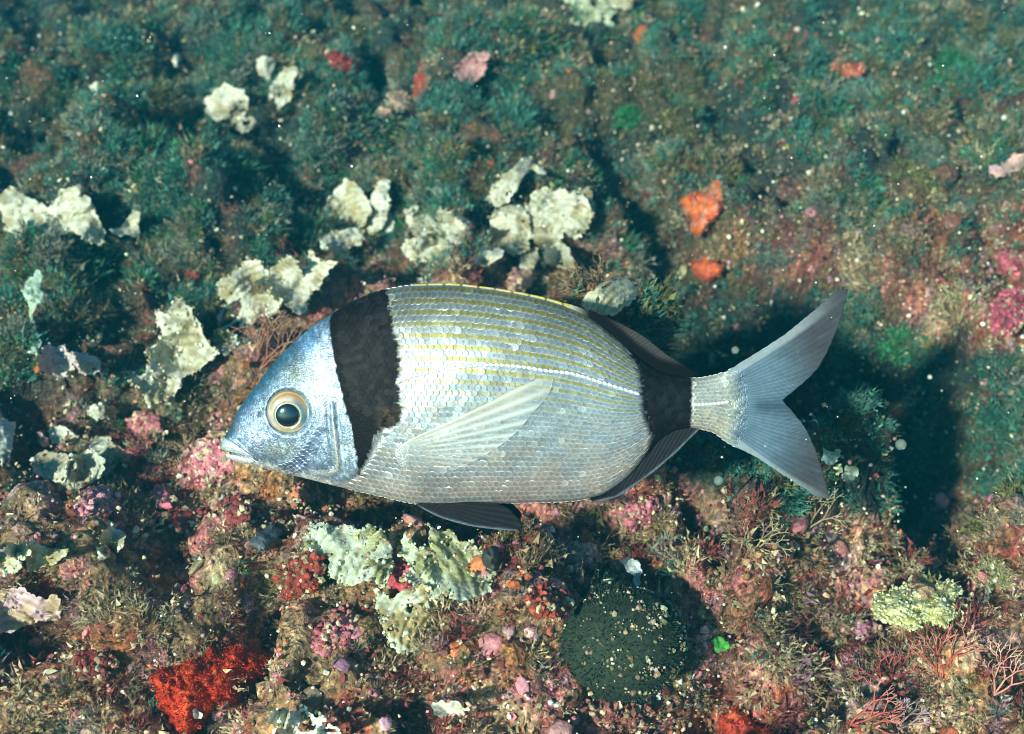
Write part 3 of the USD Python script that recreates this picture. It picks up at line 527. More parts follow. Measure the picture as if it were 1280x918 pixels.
# lateral line: a chain of raised bright tubed scales
ms = []; sph = trimesh.creation.icosphere(subdivisions=1)
for x in np.concatenate([np.arange(503, 800, 6.6), np.arange(867, 912, 5)]):
    y = float(LLP(x)); sl = float(LLP(x + 1) - y)
    for sd in (-1, 1):
        e = sph.vertices * [4.2, 1.3, 2.4]; u, w = x + e[:, 0], y + e[:, 2] + sl * e[:, 0]
        vtx = L(u, w, sd * (surf(np.full(42, x), np.full(42, y)) + 2.0 + .2 * e[:, 0] * .3) + e[:, 1]); ms.append((vtx, sph.faces, np.full((42, 3), .8)))
v, f, c = cat_mesh(ms); put(fish, 'lateral_line', v, f, 'fish_scale', c, kind='stuff')
# lips
def fpatch(name, pts_, bulge, colour, mat='fish_skin', sub=1.6):
    ms = []
    for sd in (-1, 1):
        poly = one(Polygon(pts_)); pts, tri, nb = sheet2d(poly, sub); dist = cKDTree(pts[:nb]).query(pts)[0]; b = bulge * np.sqrt(np.clip(dist / max(dist.max(), .1), 0, 1))
        s0 = np.maximum(surf(np.clip(pts[:, 0], 276, 930), pts[:, 1], False), 1.0); fr = L(pts[:, 0], pts[:, 1], sd * (s0 + b + .3)); bk = L(pts[:, 0], pts[:, 1], sd * (s0 - 3.5) * .8)
        v, f = close_sheet(fr, bk, tri if sd < 0 else tri[:, ::-1]); co = np.asarray(colour) * (.85 + .3 * nz(pts, .15, 71, 2))[:, None]; ms.append((v, f, np.vstack([co, co])))
    v, f, c = cat_mesh(ms); return put(fish, name, v, f, mat, c)
fpatch('upper_lip', [(275.6, 559.5), (276.4, 552), (279.5, 546.5), (287, 548), (295, 551.5), (308, 560.5), (321.5, 571), (312, 569), (300, 566), (290, 564.3), (277, 562.7)], 2.6, (.50, .58, .62))
fpatch('lower_lip', [(281.6, 566.5), (292, 567.5), (304, 569.5), (314, 572), (321, 576), (313, 580.5), (300, 578), (289, 575.8), (282, 572.5)], 2.4, (.78, .81, .82))
fpatch('tooth', [(283, 563.6), (288, 564.4), (288, 567.5), (285, 568), (283, 566.8)], 1.2, (.6, .4, .05), sub=1.0)
# eyes
for sd in (-1, 1):
    y0 = float(surf(np.array([EYE[0]]), np.array([EYE[1]]), False)[0]); RR = 27.0; nr, na = 34, 96
    r_ = np.linspace(0, 1, nr); a_ = np.linspace(0, 2 * np.pi, na, endpoint=False); Rg, Ag = np.meshgrid(r_, a_, indexing='ij'); pc = np.array([-1.2, 3.6])
    x_, z_ = Rg * np.cos(Ag) * RR, Rg * np.sin(Ag) * RR; dome = 7.5 * np.sqrt(np.clip(1 - .92 * Rg ** 2, 0, 1)) - 2.5
    # the pupil sits a little forward and low in the eyeball
    dp = np.hypot(x_ - pc[0], z_ - pc[1]); ang = np.arctan2(-z_, x_)
    gold = mixc((.46, .31, .10), (.50, .23, .015), sstep(.4, 1., np.sin(ang + .15))); silver = mixc((.66, .54, .48), (.10, .19, .25), sstep(.1, .9, np.cos(ang)))
    co = mixc(silver, gold, np.clip(sstep(.55, .86, Rg) * sstep(-.4, .7, np.sin(ang)) + sstep(-.5, -.95, np.sin(ang)) * .7, 0, 1))
    co = mixc(co, (.72, .63, .42), np.exp(-((dp - 15.2) / 1.7) ** 2)); co = mixc(co, (.10, .10, .11), sstep(.90, .96, Rg) * (1 - sstep(.98, 1.0, Rg)) * .7); co = mixc(co, (.6, .62, .58), np.exp(-((Rg - .90) / .035) ** 2) * .6)
    co = co * (.42 + .4 * nz(np.stack([x_, z_], -1), .12, 81, 3))[..., None]
    vtx = L(EYE[0] + x_, EYE[1] + z_, sd * (y0 - 2.0 + dome - 1.5 * (np.abs(dp - 15) < 1.5))); i_ = np.arange(nr * na).reshape(nr, na); j_ = np.roll(i_, -1, 1)
    fe = np.vstack([np.stack([i_[:-1].ravel(), i_[1:].ravel(), j_[1:].ravel()], 1), np.stack([i_[:-1].ravel(), j_[1:].ravel(), j_[:-1].ravel()], 1)])
    eye = put(fish, 'eye', vtx.reshape(-1, 3), fe if sd > 0 else fe[:, ::-1], 'fish_eye', co.reshape(-1, 3))
    m = trimesh.creation.icosphere(subdivisions=4); e = m.vertices * [14.2, 2.4, 14.2]; ux, uz = EYE[0] + pc[0] + e[:, 0], EYE[1] + pc[1] + e[:, 2]
    rad = np.hypot(ux - EYE[0], uz - EYE[1]) / RR; dm = 7.5 * np.sqrt(np.clip(1 - .92 * rad ** 2, 0, 1)) - 2.5
    put(eye, 'pupil', L(ux, uz, sd * (y0 - 2.0 + dm + .2) + e[:, 1]), m.faces, 'fish_eye', np.tile((.004, .009, .02), (len(e), 1)))
# fins
def fin(name, poly_, yfun, colfun, thick=1.2, step=2.2, mat='fish_fin', both=False, relieff=None, alpha=None):
    ms = []
    for sd in ((-1, 1) if both else (-1,)):
        poly = one(Polygon(poly_)); pts, tri, nb = sheet2d(poly, step); y = yfun(pts[:, 0], pts[:, 1]); rl = relieff(pts[:, 0], pts[:, 1]) if relieff else 0
        y = y if not both else y * sd * -1
        fr = L(pts[:, 0], pts[:, 1], y - thick / 2 - rl); bk = L(pts[:, 0], pts[:, 1], y + thick / 2 + rl); v, f = close_sheet(fr, bk, tri); co = colfun(pts[:, 0], pts[:, 1])
        if both:
            pth = put(fish, name, v, f, mat, np.vstack([co, co]))
            if alpha: al = np.clip(alpha(pts[:, 0], pts[:, 1]), 0, 1); al = np.repeat(np.concatenate([al, al])[:, None], 3, 1); UsdGeom.PrimvarsAPI(stage.GetPrimAtPath(pth)).CreatePrimvar('alp', Sdf.ValueTypeNames.Color3fArray, 'vertex').Set(Vt.Vec3fArray.FromNumpy(al.astype(np.float32)))
        ms.append((v, f, np.vstack([co, co])))
    if not both: put(fish, name, *cat_mesh(ms)[:2], mat, cat_mesh(ms)[2])
def smooth_line(pts, n=60, closed=False):
    p = np.array(pts, float); t = np.concatenate([[0], np.cumsum(np.linalg.norm(np.diff(p, axis=0), axis=1))]); u = np.linspace(0, t[-1], n)
    return np.column_stack([PchipInterpolator(t, p[:, 0])(u), PchipInterpolator(t, p[:, 1])(u)]).tolist()
up = smooth_line([(905, 466), (919, 457), (941, 443), (975, 421), (1015.6, 388), (1041, 366), (1056, 360)], 50); tr1 = smooth_line([(1056, 361), (1052, 384), (1043, 414), (1023, 458.5), (993, 488), (978.5, 500)], 50)
tr2 = smooth_line([(978.5, 501), (993, 517), (1008, 536), (1026.7, 577), (1036, 606), (1041, 626)], 50); lo = smooth_line([(1041, 627), (1030, 626), (1010, 614), (982, 596), (941.5, 569.6), (916, 557.5), (905, 551)], 50)
rr_ = np.random.default_rng(3); fr_ = lambda ln: [(x + rr_.normal() * .3, y + rr_.normal() * .25) for x, y in ln]
fin('caudal_fin', fr_(up)[:-1] + fr_(tr1) + fr_(tr2) + fr_(lo), lambda x, y: (3.5 * np.sin((x - 950) / 50) + (y - 500) * .03) * sstep(948, 1010, x), tail_col, 1.5, 1.7, relieff=lambda x, y: .30 * tail_ray(x, y))
dx = np.linspace(512, 866, 120); do = np.interp(dx, [512, 520, 560, 640, 700, 734, 760, 801, 834, 860, 866], [0, 1.8, 2.6, 2.6, 3.4, 8, 19, 31, 25, 13, 4]); 
dors = [(x, float(top(x)) - o * (1 + .06 * math.sin(x * .9))) for x, o in zip(dx, do)]
dors = [(x, y) for x, y in dors if x < 736] + smooth_line([(738, 389), (760, 397.5), (800.7, 418.5), (834, 444), (860, 460), (871, 467), (862, 471), (845, 470)], 60) + [(x, float(top(x)) + 6) for x in np.linspace(840, 512, 60)]
def dors_col(x, y):
    up_ = float(0) + (np.asarray(top(np.clip(x, 275, 930))) - y); c = mixc((.44, .43, .34), (.42, .33, .02) , sstep(.8, 1.6, up_) * (x < 712)); c = c * (1 - .75 * (np.abs((x - 525) % 21 - 10) < 1.6) * (x < 712))[:, None]; c = mixc(c, (.003, .0025, .003), sstep(700, 738, x))
    rays = .5 + .5 * np.cos((x * .55 + y * .85) * 2 * np.pi / 4.2); return mixc(c, c * 2.0 + np.array([.050, .044, .042]), (.45 + .55 * rays) * sstep(735, 790, x) * sstep(12, 22, up_))
fin('dorsal_fin', dors, lambda x, y: 0 * x, dors_col, 1.6, 2.0)
anal = smooth_line([(738, 626), (745, 629.5), (771, 623.5), (790, 612), (804.4, 601), (820, 590), (834, 577), (848, 565), (860, 552), (875, 536), (862, 533)], 70) + smooth_line([(850, 530), (822, 542), (800, 570), (776, 598), (750, 617), (738, 622)], 40)
def anal_col(x, y):
    rays = .5 + .5 * np.cos((x * .8 + y * .45) * 2 * np.pi / 4); c = mixc((.004, .004, .005), (.026, .025, .03), rays * sstep(745, 790, x)); dd, _ = polydist(np.column_stack([x, y]), [(745, 629.5), (771, 623.5), (804.4, 601), (834, 577), (860, 552), (875, 536)]); return mixc(c, (.22, .25, .30), np.exp(-(dd / 1.4) ** 2) * .6)
fin('anal_fin', anal, lambda x, y: 0 * x, anal_col, 1.6, 2.0)
pel = smooth_line([(520, 630), (527, 634.5), (552.6, 646), (593, 655.5), (630, 659), (648, 659.5), (653, 653)], 50) + smooth_line([(652, 650), (644, 641), (634, 632), (610, 627), (560, 626), (530, 627)], 40)
def pel_col(x, y):
    a = np.degrees(np.arctan2(y - 622, x - 505)); rays = .5 + .5 * np.cos(a * 2 * np.pi / 3.0); c = mixc((.005, .0045, .006), (.014, .013, .015), rays); dd, _ = polydist(np.column_stack([x, y]), [(520, 632), (552.6, 646), (593, 655.5), (645, 660)]); return mixc(c, (.22, .25, .32), np.exp(-(dd / 1.3) ** 2) * .6)
fin('pelvic_fin', pel, lambda x, y: -12 - .08 * (x - 520) - .3 * (y - 630), pel_col, 1.4, 2.0, both=True)
pec = smooth_line([(506, 548), (520, 540), (560, 521), (610, 497), (650, 477), (676, 468), (690, 467), (688, 478), (665, 510), (640, 538), (600, 566), (560, 584), (535, 590), (518, 589), (508, 578), (503, 562), (506, 549)], 160)
def pec_a(x, y): return np.degrees(np.arctan2(560 - y, x - 480))
def pec_ray(x, y): return .5 + .5 * np.cos(pec_a(x, y) * 2 * np.pi / 4.2) * sstep(35, 80, np.hypot(x - 480, y - 560))
def pec_col(x, y):
    c = mixc((.60, .61, .60), (.85, .84, .80), pec_ray(x, y)); a = np.degrees(np.arctan2(560 - y, x - 480)); return mixc(c, (.62, .55, .38), sstep(17, 24, a) * .5 + 0 * x)
fin('pectoral_fin', pec, lambda x, y: -(surf(x, y, False) + 2.4 + .018 * np.clip(x - 508, 0, 200)), pec_col, 1.0, 1.7, mat='fish_thin_fin', both=True, relieff=lambda x, y: .3 * pec_ray(x, y), alpha=lambda x, y: (.04 + .30 * pec_ray(x, y) ** 2 + .18 * sstep(12, 24, pec_a(x, y))) * (.04 + .96 * sstep(-30, 8, pec_a(x, y))) * (1 - .6 * sstep(640, 695, x)))
fpatch('fin_base', [(494, 548), (502, 543), (510, 546), (516, 556), (518, 572), (512, 586), (503, 580), (497, 566)], 1.6, (.40, .41, .42))
# ------------------------------------------------------------------ pale fronds and shells growing from the rock
CREAM = ((.68, .65, .52), (.36, .28, .12)); GREENISH = ((.52, .56, .43), (.34, .32, .11)); PINKISH = ((.62, .50, .46), (.45, .22, .22))
frond('wide whitish knobbly frond with two humps at the far left above the turf', [([(4, 246), (22, 240), (40, 252), (66, 262), (74, 242), (90, 236), (98, 252), (112, 266), (124, 290), (116, 304), (104, 298), (88, 286), (72, 290), (52, 284), (36, 296), (18, 290), (8, 268)],), (88, 268, 50, 40, 20), (28, 262, 42, 34, 10), (58, 284, 46, 26, -10)], 1, curl=.014)
frond('small white three-pointed chip right of the wide knobbly frond', [([(142, 288), (158, 280), (166, 266), (173, 268), (170, 282), (172, 296), (160, 294), (150, 292)],)], 2, blot=.1)
frond('tiny bright white shell chip alone in green turf near upper left', [([(112, 108), (120, 104), (128, 106), (130, 118), (124, 123), (116, 116)],)], 3, blot=.05, cat='shell', name='shell_chip')
frond('small bluish white leaf tip in the green turf at upper left', [([(214, 70), (222, 66), (226, 76), (224, 86), (216, 82)],)], 4, blot=.1)
frond('crumpled cream frond with brown holes in the upper left turf', [(284, 132, 48, 44, 20), (300, 152, 34, 18, 10), (270, 124, 24, 20, -20)], 5, curl=.014)
frond('broken beige frond with dark gap beside the crumpled cream frond', [(350, 112, 26, 52, 25), (334, 86, 22, 22, 10), (364, 96, 18, 20, -30)], 6)
frond('pale grey-green frond cut by the top edge of the picture', [([(694, -20), (770, -20), (766, 20), (756, 30), (742, 28), (728, 34), (716, 40), (708, 24), (700, 8)],), (758, 30, 14, 14, 0)], 7, cols=((.50, .54, .38), (.4, .36, .18)), blot=.25)
frond('small cream nub at the top edge right of the grey-green frond', [(778, 2, 26, 16, 10)], 8)
frond('creamy white boulder-like frond with green leaf on its right side', [([(404, 272), (412, 262), (422, 240), (434, 230), (446, 232), (456, 248), (462, 264), (454, 282), (440, 290), (424, 290), (410, 284)],), (432, 296, 48, 24, -15), (470, 262, 24, 56, 12), (482, 276, 9, 30, -8)], 9, cols=((.68, .66, .54), (.42, .34, .14)))
frond('thin white finger-like leaf between two cream fronds', [([(504, 264), (512, 258), (521, 260), (516, 272), (512, 284), (508, 276)],)], 10, blot=.05)
frond('rounded cream clump with brown freckles above the dorsal hump', [(548, 294, 62, 58, -20), (524, 312, 34, 26, 20), (566, 286, 32, 34, 0), (552, 318, 40, 24, 5)], 11, curl=.014)
frond('large jagged cream clump of many lobes above the back of the bream', [([(616, 252), (622, 240), (638, 224), (652, 212), (664, 208), (662, 222), (650, 240), (640, 256), (626, 260)],), (640, 284, 44, 54, 20), (700, 268, 58, 52, 10), (672, 270, 32, 54, 25), (684, 292, 34, 28, -20), ([(652, 308), (668, 306), (676, 318), (664, 332), (660, 350), (652, 358), (645, 352), (650, 334)],), ([(664, 212), (676, 218), (684, 228), (674, 226), (662, 218)],), (694, 316, 36, 26, 30), (618, 316, 34, 13, -25), (640, 300, 50, 24, 10), (722, 264, 26, 46, 8)], 12, curl=.015, lift=.022)
frond('white folded frond left of the forehead with dark gaps', [([(276, 356), (290, 348), (306, 340), (306, 334), (324, 332), (334, 348), (342, 360), (330, 368), (338, 380), (322, 396), (310, 408), (300, 398), (284, 408), (276, 396), (288, 378), (276, 370)],), (352, 350, 34, 44, 20), (308, 352, 34, 28, -20), (286, 420, 30, 26, 30), (328, 380, 36, 24, -10)], 13, curl=.014)
frond('horned pale frond with one point to the right, nearest the black neck band', [([(338, 364), (352, 354), (366, 356), (378, 348), (384, 334), (386, 318), (396, 328), (420, 330), (410, 338), (402, 350), (398, 362), (388, 364), (384, 380), (376, 390), (362, 378), (350, 372)],)], 14)
frond('big flat whitish frond with torn lower edge left of the head', [([(196, 392), (214, 398), (236, 398), (246, 414), (254, 428), (268, 438), (252, 450), (236, 462), (222, 470), (224, 476), (218, 488), (218, 498), (200, 494), (190, 500), (180, 484), (168, 470), (176, 464), (186, 462), (190, 444), (182, 436), (196, 432), (206, 422), (198, 408)],), (222, 398, 26, 34, 20), (206, 440, 30, 20, 10)], 15, curl=.012)
frond('broad greenish white ribbed frond just below the belly, leftmost of the two', [([(384, 672), (398, 664), (414, 658), (430, 660), (446, 664), (462, 660), (474, 668), (484, 690), (484, 712), (476, 728), (462, 720), (446, 724), (434, 726), (418, 716), (412, 700), (398, 694), (388, 686)],), (404, 674, 36, 28, 10), (466, 684, 30, 30, 0)], 16, cols=GREENISH, blot=.5)
frond('spiky greenish white frond with olive middle under the pelvic fin', [([(538, 662), (552, 672), (564, 668), (572, 682), (588, 678), (594, 692), (606, 688), (602, 704), (614, 716), (600, 724), (608, 734), (590, 742), (572, 748), (556, 738), (540, 744), (530, 730), (510, 722), (520, 708), (508, 694), (512, 670), (526, 690), (540, 686)],), (556, 706, 44, 52, 10)], 17, cols=GREENISH, blot=.5)
frond('mottled olive and white frond below the spiky frond', [([(480, 742), (492, 750), (508, 742), (526, 736), (546, 744), (556, 760), (540, 784), (528, 798), (516, 808), (500, 810), (490, 796), (482, 776), (474, 760)],), (520, 764, 44, 40, 10)], 18, cols=((.55, .58, .44), (.36, .26, .10)), blot=.7)
frond('fan of cream fronds over a dark hollow at the left, under the pinkish patch', [(70, 580, 46, 36, 10), (104, 584, 46, 34, -30), (124, 572, 34, 44, 10), (80, 548, 30, 22, 20), (124, 522, 36, 16, 5), (92, 602, 40, 20, 10)], 19, cols=((.60, .58, .46), (.34, .25, .12)))
frond('smooth grey-white shell edge cut by the left border', [([(-20, 530), (6, 524), (20, 528), (18, 548), (12, 572), (4, 582), (-20, 582)],)], 20, cols=((.58, .60, .55), (.4, .4, .3)), blot=.1, cat='shell', name='shell')
frond('lumpy cream frond near the left border above the pink plate', [([(28, 690), (40, 680), (56, 684), (70, 688), (78, 694), (64, 704), (50, 708), (34, 712)],), (8, 700, 40, 30, 10), (22, 690, 26, 20, 0)], 21, cols=((.60, .60, .46), (.38, .30, .12)))
frond('white frond tip cut by the bottom edge right of the red sponge', [(372, 908, 50, 34, 10), (352, 900, 22, 22, 30), (408, 916, 26, 18, 0)], 22, cols=((.70, .72, .64), (.42, .38, .22)))
frond('pale pink frond with ragged rim at the left, below the turf line', [(74, 452, 46, 34, 10), (104, 456, 40, 24, 15), (126, 460, 14, 12, 0)], 23, cols=PINKISH)
frond('small white triangular shell standing on top of the green ball', [([(776, 702), (786, 696), (796, 700), (804, 712), (800, 728), (796, 738), (792, 722), (782, 712)],)], 24, cols=((.66, .72, .70), (.4, .45, .42)), blot=.25, cat='shell', name='shell')
frond('short ribbed white shell lying in grit near the bottom centre', [([(542, 880), (556, 876), (574, 880), (586, 886), (580, 894), (562, 894), (544, 892)],)], 25, cols=((.62, .60, .50), (.5, .45, .3)), blot=.2, cat='shell', name='shell')
frond('barrel-shaped ribbed yellowish shell leaning behind the rear back', [([(724, 380), (736, 366), (756, 352), (770, 346), (784, 350), (802, 354), (800, 368), (782, 384), (766, 396), (748, 392), (732, 388)],), (764, 374, 44, 26, -35)], 26, cols=((.56, .55, .38), (.36, .32, .14)), blot=.5, cat='shell', name='shell')
frond('thin pale green branching strand hanging at the far left', [([(38, 350), (46, 342), (54, 352), (48, 364), (56, 372), (46, 380), (42, 396), (48, 418), (46, 436), (40, 434), (42, 414), (36, 398), (36, 380), (30, 366)],)], 27, cols=((.40, .52, .40), (.25, .35, .2)), blot=.2)
frond('beige lumpy nub on dark turf near the upper middle', [(490, 130, 36, 26, -30), (480, 142, 18, 14, 0)], 28, cols=((.52, .38, .26), (.4, .22, .16)))
frond('pink ruffled frond with a pale tip near the upper middle', [(590, 84, 40, 30, -35), (604, 72, 16, 12, -30)], 29, cols=((.52, .28, .27), (.4, .14, .16)))
frond('lilac and cream flat plate at the left edge near the bottom', [([(-20, 740), (8, 736), (26, 734), (38, 744), (56, 750), (66, 742), (78, 752), (74, 774), (58, 776), (40, 780), (24, 786), (8, 792), (-20, 794)],)], 30, cols=((.62, .42, .44), (.55, .38, .22)), blot=.6, cat='coralline plate', name='coralline_plate', lift=.012)
frond('narrow pink shell flake at the left over the dark hollow', [([(38, 536), (50, 540), (62, 554), (68, 562), (56, 560), (44, 550)],), ], 31, cols=((.62, .36, .34), (.5, .3, .3)), cat='shell', name='shell')
frond('cream dotted nub left of the red sponge at the bottom', [(140, 676, 26, 28, 0), (130, 690, 16, 14, 0)], 32)
frond('pinkish leaf pair at the right edge level with the upper tail lobe', [(1268, 205, 46, 18, -25), (1250, 214, 24, 14, 10)], 33, cols=((.6, .36, .30), (.55, .3, .4)))
frond('bluish white flake between the tail tip and the small floating grain', [(1038, 570, 20, 18, 20)], 34, cols=((.26, .40, .36), (.2, .3, .25)))
frond('small grey-white pebble-like shell right of the lower tail tip', [(1062, 592, 22, 16, -30)], 35, cols=((.34, .40, .32), (.25, .28, .2)), cat='shell', name='shell')
frond('tiny bright green leaf right of the green ball', [([(890, 800), (900, 796), (910, 802), (906, 812), (894, 814)],)], 36, cols=((.06, .32, .05), (.05, .22, .04)), blot=.2)
frond('small white crumb on the red sponge', [([(240, 888), (248, 886), (254, 892), (252, 900), (244, 898)],)], 37, cols=((.75, .74, .66), (.6, .5, .4)), lift=.03, blot=.1, cat='shell', name='shell_chip')
# ------------------------------------------------------------------ encrusting growths
def rg(cx, cy, w, h, rot, seed, jag=.2): return ragged(cx, cy, w, h, rot, np.random.default_rng(seed), jag)
crust('red_sponge', 'bright scarlet sponge with spiky rim at the bottom left', 'sponge', Polygon([(188, 846), (204, 838), (222, 836), (240, 828), (256, 822), (262, 812), (276, 816), (292, 810), (304, 808), (312, 814), (326, 816), (342, 822), (334, 838), (318, 850), (306, 862), (298, 872), (302, 884), (280, 886), (262, 890), (254, 902), (244, 914), (226, 922), (216, 912), (214, 896), (200, 884), (198, 868)]), 3, .014, ((.46, .028, .008), (.30, .016, .006), (.58, .07, .015)), 'sponge_look', 1.1, 2.2, 130, lift=.006)
crust('orange_sponge', 'vivid orange-red sponge on the upper right rock, larger of its pair', 'sponge', Polygon([(852, 250), (866, 240), (880, 242), (890, 230), (900, 224), (906, 246), (900, 266), (888, 280), (874, 296), (862, 290), (866, 272), (854, 268)]), 4, .012, ((.60, .12, .02), (.5, .06, .015), (.5, .25, .2)), 'sponge_look', 1, 2.2, 150, lift=.004)
crust('orange_sponge', 'rounded brick-orange sponge below the larger orange one, above the back fin', 'sponge', rg(885, 337, 40, 30, 10, 5), 5, .010, ((.52, .10, .03), (.4, .07, .03)), 'sponge_look', .8, 2.2, 150, lift=.003)
crust('orange_sponge', 'tiny orange sponge near the top edge right of the grey-green frond', 'sponge', rg(802, 46, 24, 20, 0, 6), 6, .008, ((.55, .14, .02), (.5, .08, .02)), 'sponge_look', .7, 2.2, 150, lift=.003)
crust('orange_sponge', 'orange-red sponge at the bottom edge right of the green ball', 'sponge', Polygon([(900, 896), (916, 886), (932, 892), (940, 904), (962, 914), (990, 922), (980, 940), (920, 940), (896, 920)]), 7, .012, ((.58, .10, .04), (.45, .05, .03)), 'sponge_look', .8, 2.4, 150, lift=.004)
crust('yellow_sponge', 'pale lemon yellow sponge crust on the lower right ridge', 'sponge', Polygon([(1088, 752), (1104, 738), (1128, 736), (1140, 722), (1152, 716), (1166, 730), (1190, 728), (1204, 736), (1192, 752), (1196, 770), (1180, 782), (1160, 776), (1140, 786), (1118, 778), (1096, 774)]), 8, .005, ((.50, .50, .22), (.40, .37, .12), (.56, .55, .36)), 'sponge_look', 1.2, 2.4, 170, lift=.003)
for i, (n, lab, cx, cy, w, h, rot, cols) in enumerate([
    ('red_crust', 'dark red crust in the grit left of the scarlet sponge', 108, 828, 62, 40, 10, ((.20, .025, .02), (.12, .02, .02))),
    ('red_crust', 'deep red glossy crust on the ridge under the throat', 236, 650, 76, 36, 15, ((.24, .035, .035), (.14, .02, .02))),
    ('red_crust', 'smooth dark red crust lump right of the ridge under the throat', 292, 638, 40, 36, 0, ((.22, .04, .035), (.15, .03, .03))),
    ('red_crust', 'dark scarlet crust beside the leftmost belly frond', 376, 720, 60, 44, -35, ((.26, .03, .015), (.18, .03, .02))),
    ('red_crust', 'rusty red crust left of the green ball', 690, 750, 58, 46, 0, ((.30, .05, .025), (.2, .03, .02))),
    ('red_crust', 'red patch peeping out of turf near the top, left of the pink frond', 430, 76, 44, 26, 20, ((.34, .03, .02), (.24, .03, .03))),
    ('red_crust', 'upright dark red strip in the turf near the top', 530, 98, 20, 52, 10, ((.30, .03, .02), (.2, .03, .02))),
    ('red_crust', 'red patch in green turf near the top right', 1060, 86, 44, 20, 10, ((.34, .04, .03), (.4, .12, .06))),
    ('red_crust', 'brick red lump above the white folded frond', 240, 346, 20, 18, 0, ((.34, .07, .04), (.24, .05, .03))),
    ('red_crust', 'red lump above the pale pink frond at the left', 70, 416, 26, 36, 10, ((.30, .05, .03), (.2, .03, .02))),
    ('red_crust', 'small crimson lump in turf left of the flat whitish frond', 106, 364, 22, 16, -20, ((.28, .02, .03), (.2, .02, .02))),
    ('pink_crust', 'rose pink knobbly crust directly below the snout', 268, 578, 74, 46, -15, ((.56, .17, .20), (.36, .09, .12), (.62, .35, .32))),
    ('pink_crust', 'dusky pink crust between flat whitish frond and snout', 186, 534, 40, 36, 0, ((.50, .18, .19), (.34, .09, .11))),
    ('pink_crust', 'round pink lump beneath the flat whitish frond', 172, 526, 22, 20, 10, ((.58, .28, .25), (.5, .2, .2))),
    ('pink_crust', 'bright magenta pink crust lower left of the jaw', 200, 622, 30, 24, 30, ((.56, .13, .18), (.45, .1, .15))),
    ('pink_crust', 'pink crust on the ridge left of the throat with white specks', 124, 626, 54, 34, -10, ((.54, .22, .24), (.4, .14, .18))),
    ('pink_crust', 'pink crust wedged between the two belly fronds', 504, 722, 42, 34, -30, ((.50, .08, .10), (.36, .05, .07))),
    ('pink_crust', 'pink crust at lower middle left of the mottled frond', 420, 792, 64, 40, -35, ((.50, .16, .18), (.34, .08, .10))),
    ('pink_crust', 'pale pink crust under the anal fin', 726, 694, 50, 40, 20, ((.48, .16, .17), (.5, .3, .24))),
    ('pink_crust', 'rose crust at the turf edge beneath the rear belly', 800, 640, 46, 34, -20, ((.46, .14, .18), (.36, .1, .12))),
    ('pink_crust', 'pink and white crust just right of the green ball', 882, 800, 22, 50, 5, ((.56, .26, .26), (.4, .12, .14))),
    ('pink_crust', 'mauve crust above the red branching weeds', 1082, 790, 36, 30, 20, ((.42, .18, .26), (.3, .1, .14))),
    ('pink_crust', 'crimson pink crust at the right edge beside the tail height', 1262, 390, 44, 60, 30, ((.50, .10, .14), (.36, .06, .09))),
    ('pink_crust', 'pink crust at the right edge above the crimson one', 1262, 330, 34, 30, 0, ((.44, .10, .12), (.3, .06, .08))),
    ('pink_crust', 'mauve nub on the left border by the green turf', 4, 352, 22, 34, 0, ((.36, .08, .14), (.3, .06, .1))),
    ('pink_crust', 'small pink and cream knob under the large jagged clump', 652, 352, 36, 26, -30, ((.46, .2, .2), (.4, .25, .15))),
    ('maroon_crust', 'broad maroon crust at the bottom edge just below the green ball', 770, 890, 90, 40, 5, ((.18, .05, .045), (.26, .10, .07))),
    ('maroon_crust', 'maroon fuzzy crust at the bottom below the yellow sponge', 1050, 830, 70, 40, -10, ((.30, .05, .07), (.2, .04, .05))),
    ('maroon_crust', 'wine red crust left of the lower right dark gully', 960, 702, 70, 36, -20, ((.20, .05, .035), (.3, .16, .08))),
    ('orange_crust', 'orange finger-like crust right of the spiky frond', 652, 724, 36, 14, -25, ((.50, .17, .04), (.4, .1, .04))),
    ('orange_crust', 'salmon orange crust below the throat', 372, 620, 24, 30, 10, ((.55, .20, .10), (.45, .12, .06))),
    ('orange_crust', 'tiny orange crust spot at the left near the pale pink frond', 50, 460, 20, 16, 0, ((.40, .14, .02), (.3, .08, .02))),
    ('dark_pebble', 'blue-grey stone on the ridge below the throat', 332, 672, 44, 26, -30, ((.075, .09, .10), (.05, .065, .075))),
    ('dark_pebble', 'round blackish stone right of the spiky frond', 614, 698, 22, 30, 0, ((.03, .032, .03), (.045, .045, .04))),
]): crust(n, lab, n.split('_')[1], rg(cx, cy, w, h, rot, 100 + i, .17), 200 + i, .007, cols, 'crust_look', 1.0, 2.6, 170, lift=.002)
# ------------------------------------------------------------------ green ball alga
bx, by, br = 772, 803, 80; bd = float(np.quantile(depth(np.array([720, 760, 800, 830]), np.array([760, 850, 870, 840])), .3)) - .004
BC = P(bx, by, bd); BR = br * MPP * bd
sq = lambda v: v + (v @ R_)[:, None] * .05 * R_ - (v @ U_)[:, None] * .11 * U_
ball = thing('ball_alga', 'large dark green velvety ball-shaped alga with grit on its upper right', 'ball alga', BC)
m = trimesh.creation.icosphere(subdivisions=5); n_ = m.vertices
rr = 1 + .07 * (nz(n_, 2.2, 5, 2) - .5) + .035 * (nz(n_, 30, 6, 2) - .5) + .03 * (nz(n_, 11, 9, 2) - .5)
co = mixc((.012, .020, .013), (.026, .038, .024), nz(n_, 18, 7, 2)); put(ball, 'green_body', BC + sq(n_ * (rr * BR)[:, None]), m.faces, 'ball_look', co)
rb = np.random.default_rng(12); k = 5200; dv = rb.normal(size=(k, 3)); dv /= np.linalg.norm(dv, axis=1, keepdims=True); dv = dv[dv @ F_ < .3]; k = len(dv)
